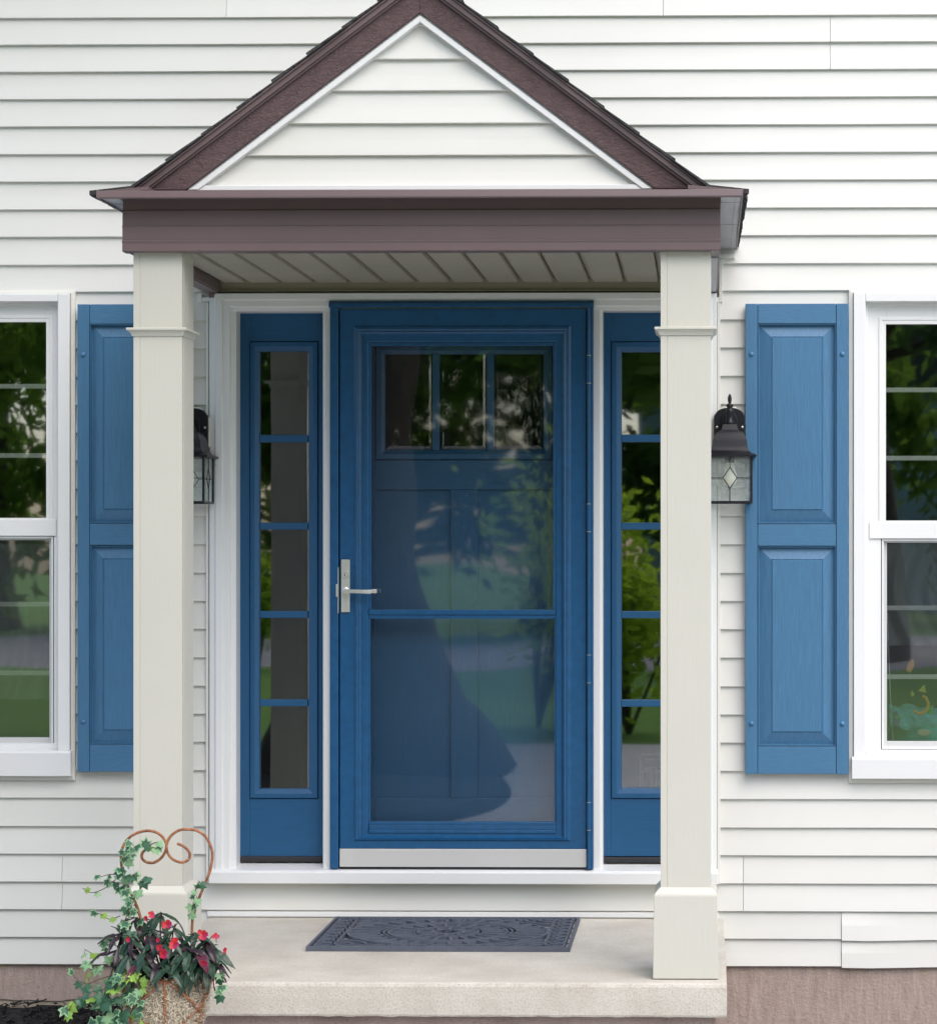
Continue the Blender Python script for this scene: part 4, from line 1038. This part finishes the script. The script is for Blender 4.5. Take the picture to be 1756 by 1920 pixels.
wire('base_ring', [(pc.x+.118*math.cos(2*math.pi*k/20), YP+.118*math.sin(2*math.pi*k/20), mz(pc.x, YP)+.004) for k in range(21)], .0042, 1)

# ---- leaves
def ivy_mesh(name, m_in, m_out, seed):
    r = random.Random(seed)
    tips = [(0, 1.0), (.30, .52), (.74, .60), (.52, .20), (.62, -.14), (.22, -.22), (0, -.10)]
    out = [(x, y) for x, y in tips]+[(-x, y) for x, y in tips[-2:0:-1]]
    out = [(x*(1+r.uniform(-.08, .08)), y*(1+r.uniform(-.06, .06))) for x, y in out]
    m = MB(); n = len(out); inn = [(x*.70, (y-.15)*.70+.15) for x, y in out]
    zc_ = lambda x, y: -.22*abs(x)**1.4-.16*max(0, y-.2)**2
    vs_ = [(0, .12, .03)]+[(x, y, zc_(x, y)+.02) for x, y in inn]+[(x, y, zc_(x, y)+r.uniform(-.03, .03)) for x, y in out]
    m.add(vs_, [(0, 1+k, 1+(k+1) % n) for k in range(n)], 0)
    m.f += [(1+k, 1+n+k, 1+n+(k+1) % n, 1+(k+1) % n) for k in range(n)]; m.m += [1]*n
    return mesh_of(name, m, [m_in, m_out], Vector((0, 0, 0)), False)
IVY = [ivy_mesh('leaf', 'ivy_dark', 'ivy_dark', 1), ivy_mesh('leaf', 'ivy_dark', 'ivy_pale', 2), ivy_mesh('leaf', 'ivy_pale', 'ivy_pale', 3), ivy_mesh('leaf', 'ivy_lime', 'ivy_lime', 4), ivy_mesh('leaf', 'ivy_dark', 'ivy_pale', 5)]
def lance_mesh(name, mats, seed, curl=.35, wid=.155):
    r = random.Random(seed); m = MB(); n = 9; vs_ = []
    for i in range(n+1):
        t_ = i/n; w = wid*math.sin(math.pi*min(1, t_*.97+.03))**.8*(1-.25*t_); z = -curl*t_*t_+.03*math.sin(t_*9+seed)
        y = t_*(1-.12*curl*t_)
        vs_ += [(-w, y, z+.10*wid+.03*r.uniform(-1, 1)), (-w*.5, y, z+.02), (0, y, z-.03), (w*.5, y, z+.02), (w, y, z+.10*wid+.03*r.uniform(-1, 1))]
    fs = [(5*i+j, 5*i+j+1, 5*i+j+6, 5*i+j+5) for i in range(n) for j in range(4)]
    m.add(vs_, fs)
    return mesh_of(name, m, mats, Vector((0, 0, 0)), True)
LAN = [lance_mesh('leaf', ['impatiens_green'], 1, .45), lance_mesh('leaf', ['impatiens_green'], 2, .7), lance_mesh('leaf', ['impatiens_plum'], 3, .35, .13), lance_mesh('leaf', ['impatiens_wine'], 4, .55, .17), lance_mesh('leaf', ['impatiens_green'], 5, .25)]
def place(me, parent, pos, direction, up, size, name='leaf'):
    o = bpy.data.objects.new(name, me); col.objects.link(o); o.parent = parent
    y = Vector(direction).normalized(); z = Vector(up); z = (z-y*z.dot(y)); z = z.normalized() if z.length > 1e-4 else y.orthogonal().normalized(); x = y.cross(z)
    mt = Matrix((x, y, z)).transposed().to_4x4()
    o.matrix_local = Matrix.Translation(Vector(pos)-WO[parent.name]) @ mt @ Matrix.Scale(size, 4)
    return o
# ---- ivy
ivy = thing('ivy_plant', (pc.x-.03, YP, BT), 'variegated green ivy climbing and trailing round the planter', 'ivy')
VINES = [  # px path, depth offset, n leaves, size range (px), spread px, weights of IVY kinds
    (((262, 1722), (250, 1690), (238, 1655), (228, 1620), (240, 1597), (262, 1586), (284, 1582)), .0, 26, (15, 24), 13, (3, 4, 3, 0, 3)),
    (((282, 1586), (292, 1580), (302, 1592)), .0, 3, (15, 20), 5, (0, 1, 4, 1, 1)),
    (((246, 1650), (250, 1640), (262, 1655), (276, 1650)), .0, 4, (20, 27), 6, (3, 1, 0, 0, 1)),
    (((240, 1660), (226, 1668), (215, 1655), (203, 1652)), .02, 5, (15, 21), 6, (3, 2, 1, 0, 2)),
    (((216, 1650), (196, 1666), (172, 1674), (154, 1666)), .02, 3, (11, 15), 6, (0, 1, 3, 1, 1)),
    (((222, 1640), (205, 1640), (188, 1645)), .0, 3, (12, 16), 5, (0, 1, 4, 0, 1)),
    (((250, 1690), (240, 1712), (232, 1735), (240, 1760)), -.03, 9, (16, 24), 11, (3, 3, 2, 0, 2)),
    (((225, 1718), (205, 1724), (190, 1715), (178, 1712)), .0, 3, (13, 18), 4, (0, 1, 3, 2, 0)),
    (((212, 1772), (195, 1788), (176, 1789), (158, 1780)), -.02, 3, (14, 19), 6, (0, 1, 4, 1, 0)),
    (((215, 1765), (205, 1762), (198, 1768)), -.02, 3, (16, 21), 6, (2, 2, 1, 0, 1)),
    (((232, 1800), (205, 1806), (180, 1812), (160, 1808)), -.06, 5, (19, 27), 7, (0, 2, 4, 1, 1)),
    (((225, 1826), (190, 1835), (165, 1845), (150, 1840), (138, 1832)), -.06, 6, (15, 26), 8, (4, 2, 1, 1, 1)),
    (((215, 1842), (190, 1858), (170, 1872), (148, 1870), (133, 1888), (127, 1906)), -.08, 10, (15, 27), 9, (3, 2, 2, 2, 1)),
    (((228, 1830), (210, 1850), (196, 1875), (186, 1900), (180, 1930)), -.10, 17, (19, 30), 14, (5, 3, 1, 1, 2)),
    (((240, 1825), (232, 1856), (226, 1890), (222, 1930)), -.12, 16, (19, 29), 13, (5, 3, 1, 1, 2)),
    (((246, 1822), (256, 1842), (262, 1860)), -.14, 7, (15, 21), 9, (0, 1, 1, 5, 1)),
    (((250, 1865), (256, 1888), (252, 1915)), -.14, 7, (17, 25), 9, (2, 1, 1, 5, 1)),
    (((374, 1652), (366, 1672), (362, 1695), (358, 1718)), .02, 9, (12, 19), 7, (2, 2, 4, 0, 2)),
    (((404, 1800), (412, 1822), (417, 1850), (416, 1866)), -.06, 7, (16, 23), 8, (3, 3, 2, 0, 1)),
]
for path, dy, n, (s0, s1), spread, wts in VINES:
    pts = [pp(x, y, dy+.012*noise.noise((x*.05, y*.05, 0))) for x, y in path]
    # smooth the vine
    out = []
    for i in range(len(pts)-1):
        p0, p1, p2, p3 = pts[max(i-1, 0)], pts[i], pts[i+1], pts[min(i+2, len(pts)-1)]
        for k in range(5):
            t_ = k/5; out.append(.5*((2*p1)+(-p0+p2)*t_+(2*p0-5*p1+4*p2-p3)*t_**2+(-p0+3*p1-3*p2+p3)*t_**3))
    out.append(pts[-1])
    obj('stem', MB().tube(out, [.0016*(1-.5*i/len(out)) for i in range(len(out))], 5), 'vine_stem', ivy, smooth=True)
    for k in range(n):
        q = out[min(len(out)-1, int((k+.7)/n*len(out)))]
        off = Vector((rnd.gauss(0, .6), rnd.uniform(-1.2, .3), rnd.gauss(0, .6)))*spread/642
        p = q+off
        me = IVY[rnd.choices(range(5), wts)[0]]
        d_ = Vector((off.x*18+rnd.gauss(0, .55), -.35+rnd.gauss(0, .3), -.75+rnd.gauss(0, .45)))
        up = Vector((rnd.gauss(0, .45), -1, .55+rnd.gauss(0, .4)))
        place(me, ivy, p, d_, up, rnd.uniform(s0, s1)/642*.78)
        obj('petiole', MB().tube([q, (q+p)/2+Vector((0, -.002, .003)), p], .0008, 4), 'vine_stem', ivy)
# ---- impatiens
imp = thing('impatiens_plant', (pc.x, YP, BT), 'dark leaved impatiens with red flowers filling the planter basket', 'flowering plant')
ROS = [((300, 1712), 0.0, 9, 0), ((258, 1722), .02, 8, 0), ((284, 1744), -.05, 11, 1), ((246, 1760), -.05, 10, 1), ((272, 1782), -.09, 11, 2), ((312, 1760), -.07, 11, 1),
       ((330, 1790), -.10, 11, 2), ((366, 1752), -.03, 9, 1), ((388, 1766), -.04, 10, 1), ((372, 1790), -.09, 11, 2), ((398, 1776), -.04, 7, 1), ((228, 1748), -.02, 8, 0), ((298, 1806), -.11, 9, 3), ((240, 1796), -.09, 9, 2), ((350, 1806), -.11, 9, 3), ((386, 1796), -.06, 8, 2), ((344, 1765), -.02, 8, 1), ((325, 1742), 0, 7, 1), ((262, 1806), -.11, 9, 3), ((318, 1812), -.12, 8, 3), ((384, 1812), -.09, 8, 3), ((222, 1778), -.05, 8, 2), ((295, 1762), -.08, 10, 2), ((352, 1778), -.08, 9, 2)]
for (px_, py_), dy, n, kind in ROS:
    top = pp(px_, py_, dy); root = Vector((pc.x+(top.x-pc.x)*.35, YP+(top.y-YP)*.4, BT+.0))
    mid = (top+root)/2+Vector(((top.x-pc.x)*.15, -.01, .012))
    obj('stem', MB().tube([root, mid, top], [.0032, .0028, .0018], 6), 'stem_dark', imp, smooth=True)
    a0 = rnd.uniform(0, 6.28)
    for k in range(n):
        a_ = a0+k*2.4; el = rnd.uniform(-.95, .35) if k < n-2 else rnd.uniform(.4, 1.1)
        d_ = Vector((math.cos(a_)*math.cos(el), math.sin(a_)*math.cos(el)-.12, math.sin(el)-.25))
        if k >= n-2: me = LAN[2]; sz = rnd.uniform(.030, .045)
        else: me = LAN[rnd.choices(range(5), (4, 4, 3.4 if kind < 2 else 1.8, .8, 3.4))[0]]; sz = rnd.uniform(.060, .100)
        place(me, imp, top+Vector((0, 0, rnd.uniform(-.012, .004))), d_, Vector((rnd.gauss(0, .2), -.35, 1)), sz)
def flower(px_, py_, dy, size, face, two=True, bud=False):
    c = pp(px_, py_, dy); m = MB()
    y = Vector(face).normalized(); x = y.orthogonal().normalized(); z = y.cross(x)
    for k in range(3 if bud else 5):
        a_ = 2*math.pi*k/(3 if bud else 5)+rnd.uniform(-.2, .2); u = x*math.cos(a_)+z*math.sin(a_); v = y.cross(u)
        ln = size*rnd.uniform(.66, 1.05); w = ln*rnd.uniform(.48, .66); lift = .9 if bud else .32
        mi = 1 if (k in (1, 2) and two) else 0
        prof = [(0.05, .12), (.35, .75), (.7, 1.0), (.95, .75), (1.02, .0)]
        L1, R1, C1 = [], [], []
        for t_, ww in prof:
            cc = c+u*ln*t_*(1-.35*lift)+y*ln*lift*t_*(1.0-.3*t_)
            rr = y*ln*.10*math.sin(t_*7+k)
            L1.append(cc+v*w*ww*.7+rr); R1.append(cc-v*w*ww*.7-rr); C1.append(cc-y*ln*.05)
        o_ = len(m.v)
        for i in range(5): m.v += [tuple(L1[i]), tuple(C1[i]), tuple(R1[i])]
        for i in range(4):
            q = o_+3*i; m.f += [(q, q+3, q+4, q+1), (q+1, q+4, q+5, q+2)]; m.m += [mi, mi]
    fl = obj('flower', m, ['flower_red', 'flower_pink'], imp, smooth=True, recalc=False)
    root = c+Vector((0, .02, -.02))
    obj('flower_stalk', MB().tube([c, (c+root)/2+Vector((0, .004, .004)), root], .001, 5), 'stem_dark', imp)
for a in [((284, 1716), -.06, .013, (.2, -1, .5)), ((274, 1723), -.05, .010, (-.3, -1, .2)), ((313, 1734), -.11, .020, (.1, -1, .25)), ((326, 1772), -.15, .023, (0, -1, .5)), ((300, 1778), -.15, .014, (-.4, -1, .4)), ((306, 1788), -.16, .018, (.1, -1, -.1)),
          ((381, 1753), -.09, .020, (0, -1, .4)), ((403, 1757), -.06, .014, (.5, -1, .4)), ((421, 1781), -.06, .012, (.8, -.7, -.1)), ((382, 1806), -.15, .012, (.1, -1, -.3)), ((240, 1762), -.10, .010, (0, -1, .1)), ((296, 1763), -.13, .009, (-.3, -1, .2))]:
    flower(a[0][0], a[0][1], a[1], a[2], a[3])

# ================================================================== BEHIND THE GLASS
Yt = .15
def tp(px, py, Y=Yt): return at(px, py, Y)
tx0, tz0 = tp(1672, 1395); tx1, tz1 = tp(1850, 1366)
toy = thing('baby_seat', ((tx0+tx1)/2, Yt, -.02), 'turquoise baby play seat behind the lower right window sash', 'baby seat')
mb = MB(); n = 36
obj('tray', MB().lathe(((tx0+tx1)/2, Yt+.185, 0), [(.150, tz0-.05), (.172, tz0-.03), (.176, tz0), (.174, tz1-.004), (.166, tz1+.003), (.12, tz1), (.10, tz1-.02), (.001, tz1-.025)], 40), 'toy_teal', toy, smooth=True)
mb = MB(); vs_ = []; fs = []
for j in range(9):
    for i in range(25):
        s, t_ = i/24, j/8; x = tx0-.004+(tx1-tx0)*s; z = tz1-.002+(.085-.03*s)*math.sin(t_*math.pi*.5)*(1-.4*abs(s-.25)); y = Yt+.02+.10*t_
        vs_.append((x, y+.008*math.sin(s*40+t_*6), z+.008*math.sin(s*26+t_*9)))
for j in range(8):
    for i in range(24): q = j*25+i; fs.append((q, q+1, q+26, q+25))
obj('seat_cloth', mb.add(vs_, fs), 'toy_cloth', toy, smooth=True, recalc=False)
arcp = [(1727, 1304), (1734, 1308), (1738, 1318), (1737, 1328), (1730, 1334), (1722, 1338), (1712, 1332)]
obj('ring', MB().tube([(*(tp(x, y)[:1]), Yt-.03, tp(x, y)[1]) for x, y in arcp], .006, 8), 'toy_orange', toy, smooth=True)
def slab_toy(name, pts, mt, Y=Yt-.02, th=.02): obj(name, MB().prism_y([tp(x, y, Y) for x, y in pts], Y, Y+th), mt, toy, .003)
slab_toy('fin', ((1721, 1296), (1733, 1284), (1736, 1300)), 'toy_yellow'); slab_toy('fin', ((1706, 1303), (1710, 1294), (1714, 1303), (1710, 1307)), 'toy_yellow')
slab_toy('frond', ((1738, 1340), (1742, 1326), (1750, 1322), (1746, 1340)), 'toy_green'); slab_toy('crest', ((1698, 1258), (1702, 1244), (1712, 1236), (1714, 1248), (1706, 1262)), 'toy_orange')
slab_toy('plush', ((1674, 1362), (1674, 1336), (1680, 1334), (1688, 1346), (1684, 1364)), 'toy_purple', Yt-.025); slab_toy('plush_patch', ((1680, 1340), (1687, 1344), (1684, 1350), (1677, 1346)), 'toy_green', Yt-.03, .004)
ox, oz = tp(1731.5, 1380); obj('badge', MB().lathe((0, 0, 0), [(1, 0), (1, -.004), (.9, -.006), (.01, -.006)], 28, 'Y'), 'toy_cream', toy)
bd = [o for o in toy.children if o.name.startswith('badge')][0]
bd.location = Vector((ox, Yt-.004, oz))-WO[toy.name]; bd.scale = (.0255, 1, .0125)
WO[bd.name] = Vector((ox, Yt-.004, oz))
obj('post', MB().box((tx0+tx1)/2-.03, (tx0+tx1)/2+.03, Yt+.14, Yt+.20, -.02, tz0-.03), 'toy_teal', toy, .006)
obj('foot_ring', MB().lathe(((tx0+tx1)/2, Yt+.17, 0), [(.24, -.0195), (.24, .01), (.20, .02), (.001, .02)], 36), 'toy_teal', toy)
cordp = [tp(1663, 1150, .16), tp(1665, 1210, .16), tp(1668, 1290, .16), tp(1671, 1340, .16), tp(1674, 1396, .16)]
tag(obj('blind_cord', MB().tube([(x, .16, z) for x, z in cordp], .0018, 6), 'wire_white'), 'thin white blind cord hanging behind the lower right window', 'cord')
# white wire rack behind the right sidelight
Yr = .40
def rp(px, py): a_ = at(px, py, Yr); return (a_[0], Yr, a_[1])
rk = thing('wire_rack', (at(1235, 1480, Yr)[0], Yr, -.02), 'white wire rack behind the bottom pane of the right sidelight', 'rack')
for nm, pts in (('outer_wire', ((1200, 1560), (1200, 1419), (1204, 1415), (1270, 1415), (1274, 1419), (1274, 1560))), ('inner_wire', ((1204, 1560), (1204, 1426), (1207, 1424), (1266, 1424), (1268, 1426), (1268, 1560))), ('cross_wire', ((1200, 1438), (1274, 1438))), ('cross_wire', ((1200, 1447), (1274, 1447))), ('upright_wire', ((1222, 1438), (1222, 1560))), ('upright_wire', ((1230, 1438), (1230, 1560))), ('upright_wire', ((1246, 1438), (1246, 1560)))):
    q = [Vector(rp(x, y)) for x, y in pts]
    q = [Vector((v.x, v.y, max(v.z, -.019))) for v in q]
    obj(nm, MB().tube(q, .0024, 6), 'wire_white', rk)

# ================================================================== ACROSS THE FRONT YARD (seen only mirrored in the glass)
def tree(x, y, h, trunk_r, crown, nleaf, lm, label, lean=0.0, flare=1.6, seed=1, leaf=.16, zmin=None):
    r = random.Random(seed)
    t = thing('yard_tree', (x, y, ZG), label, 'tree', 'yard trees mirrored in the glass')
    pts, rad = [], []
    for k in range(12):
        s = k/11; z = ZG-.05+h*s
        pts.append((x+lean*s*s+.12*math.sin(s*5+seed), y+.1*math.sin(s*4), z)); rad.append(trunk_r*((1+(flare-1)*math.exp(-s*h*1.6))*(1-.55*s)))
    obj('trunk', MB().tube(pts, rad, 16), 'bark', t, smooth=True)
    cl = []
    for (cx_, cy_, cz_, rr) in crown:
        st = Vector(pts[rnd.randint(7, 11)]); en = Vector((cx_, cy_, cz_))
        obj('limb', MB().tube([st, (st+en)/2+Vector((0, 0, .3)), en], [trunk_r*.4, trunk_r*.25, trunk_r*.08], 8), 'bark', t, smooth=True)
        for _ in range(16):
            v = Vector((r.gauss(0, 1), r.gauss(0, 1), r.gauss(0, .8))).normalized()*rr*r.random()**.4
            cl.append((en+v, rr*.34))
    m = MB()
    for _ in range(nleaf):
        c, cr = r.choice(cl); p = c+Vector((r.gauss(0, 1), r.gauss(0, 1), r.gauss(0, .7)))*cr*.6
        if zmin and p.z < zmin: continue
        a_ = Vector((r.gauss(0, 1), r.gauss(0, 1), r.gauss(0, 1))).normalized(); b_ = a_.orthogonal().normalized(); s = leaf*r.uniform(.6, 1.3)
        m.add([p-a_*s, p+b_*s*.42, p+a_*s, p-b_*s*.42], [(0, 1, 2, 3)])
    tag(obj('crown', m, lm, t, recalc=False), kind='stuff')
    return t
tree(-1.75, -9.6, 6.4, .60, [(-3.4, -10.5, 5.0, 1.7), (-1.4, -11.4, 4.9, 1.7), (-4.2, -9.6, 6.0, 1.5), (-2.2, -9.0, 7.4, 1.6), (.1, -12.2, 3.7, 1.2), (-4.6, -12.0, 6.2, 1.6), (-.9, -12.8, 3.6, 1.0), (-1.6, -3.2, 7.4, 1.4), (-3.1, -3.0, 7.6, 1.5)], 34000, 'tree_leaf', 'broad dark trunked yard tree mirrored as the dark left part of the storm door', flare=1.9, seed=3, leaf=.10)  # last two crown clusters added out of view to shade the upper left wall
tree(-7.0, -12.4, 5.5, .28, [(-6.0, -12.4, 3.6, 1.4), (-8.2, -12.0, 4.6, 1.8), (-6.6, -13.8, 3.4, 1.3), (-7.8, -11.0, 6.4, 1.9), (-6.4, -12.2, 5.8, 1.7), (-9.0, -13.0, 7.0, 2.0), (-6.8, -10.8, 8.0, 1.8)], 26000, 'tree_leaf', 'leafy tree with slanting trunk mirrored in the left window', lean=1.4, seed=5, leaf=.09)
tree(3.6, -27, 6.5, .26, [(2.4, -27, 5.6, 1.8), (5.0, -26, 6.4, 2.0), (3.4, -28, 8.4, 2.2), (6.2, -27, 4.6, 1.4), (1.0, -27.5, 7.0, 1.8)], 12000, 'tree_leaf_dark', 'dark leafy tree mirrored in the top of the right window', seed=7)
FAR = [(-22.0, -42, 9), (-14.5, -40, 9), (-8.4, -43, 13), (-3.0, -41, 12), (1.6, -43, 17), (10.8, -44, 14), (16.5, -43, 19)]
FARL = ['leftmost far tree beyond the street, mirrored in the left window', 'second far tree beyond the street from the left, mirrored in the left window', 'far tree mirrored in the left sidelight', 'far tree mirrored in the upper panes of the entry door', 'far tree mirrored beside the pale house', 'far tree right of the pale house across the street', 'rightmost far tree across the street']
for (tx_, ty_, sd_), tl_ in zip(FAR, FARL):
    rr_ = random.Random(sd_)
    tree(tx_, ty_, 8.0, .32, [(tx_+rr_.uniform(-3, 3), ty_+rr_.uniform(-1, 1), zc_, 2.3) for zc_ in (2.4, 3.2, 4.4, 5.6, 7.0, 8.4, 10)], 8000, 'tree_leaf' if sd_ % 2 else 'tree_leaf_dark', tl_, seed=sd_, leaf=.26)
TALL = [(-12.5, -19, 31, 'tall tree added to block low sky light, leftmost in the mirrored yard'), (13.5, -21, 37, 'tall tree added to block low sky light, rightmost in the mirrored yard')]  # added to cut low sky light and darken the porch top
for tx_, ty_, sd_, tl_ in TALL:
    rr_ = random.Random(sd_)
    tree(tx_, ty_, 11.0, .30, [(tx_+rr_.uniform(-2.6, 2.6), ty_+rr_.uniform(-2, 2), zc_, 2.3) for zc_ in (4.6, 6, 7.4, 8.8, 10.2, 11.6, 13, 14.2)], 11000, 'tree_leaf', tl_, seed=sd_, leaf=.22)
def shrub(x, y, h, n, label, seed):
    r = random.Random(seed); t = thing('yard_shrub', (x, y, ZG), label, 'shrub', 'yard shrubs mirrored in the glass'); m = MB()
    for k in range(9):
        a_ = r.uniform(0, 6.28); e = Vector((x+.42*h*math.cos(a_)*r.random(), y+.42*h*math.sin(a_)*r.random(), ZG+h*r.uniform(.55, 1)))
        obj('stem', MB().tube([(x, y, ZG-.01), ((x+e.x)/2, (y+e.y)/2, ZG+h*.45), e], [.02, .014, .005], 6), 'bark', t, smooth=True)
        for _ in range(n//9):
            s_ = r.random()**.6; p = Vector((x, y, ZG)).lerp(e, .35+.7*s_)+Vector((r.gauss(0, .11), r.gauss(0, .11), r.gauss(0, .11)))*h*.8
            a2 = Vector((r.gauss(0, 1), r.gauss(0, 1), r.gauss(0, .6))).normalized(); b2 = a2.orthogonal().normalized(); s = .075*r.uniform(.6, 1.3)
            m.add([p-a2*s, p+b2*s*.5, p+a2*s, p-b2*s*.5], [(0, 1, 2, 3)])
    tag(obj('foliage', m, 'shrub_leaf', t, recalc=False), kind='stuff')
shrub(.10, -13.2, 2.3, 1500, 'bright yellow green shrub mirrored in the right sidelight and storm door', 2)
shrub(-.72, -13.9, 2.5, 700, 'taller sparse yellow green shrub mirrored in the right half of the storm door', 6)
shrub(-5.6, -23.6, 1.6, 1200, 'low green shrub mirrored in the lower left window', 4)
# house across the street
hx_, hy_ = 5.2, -52
fh = thing('opposite_house', (hx_, hy_, ZG), 'pale blue house across the street mirrored in the right window', 'house')
obj('wall', MB().box(hx_-6, hx_+6, hy_-7, hy_, ZG, 5.6), 'pale_house', fh)
obj('roof', MB().prism_y([(hx_-6.5, 5.6), (hx_+6.5, 5.6), (hx_, 9.2)], hy_-7.4, hy_+.5), 'house_roof', fh)
for k, (wx, wz) in enumerate(((-3.6, 1.1), (3.6, 1.1), (-3.6, 3.6), (0, 3.6), (3.6, 3.6))):
    w = obj('window', MB().rings(hx_+wx-.7, hx_+wx+.7, wz, wz+1.4, [(0, hy_-.01), (0, hy_+.06), (.12, hy_+.06), (.12, hy_-.01)]), 'trim_white', fh)
    obj('pane', MB().box(hx_+wx-.6, hx_+wx+.6, hy_+.004, hy_+.02, wz+.1, wz+1.3), 'key_dark', w)
obj('door', MB().box(hx_-.5, hx_+.5, hy_+.002, hy_+.06, ZG, 1.9), 'trim_white', fh)
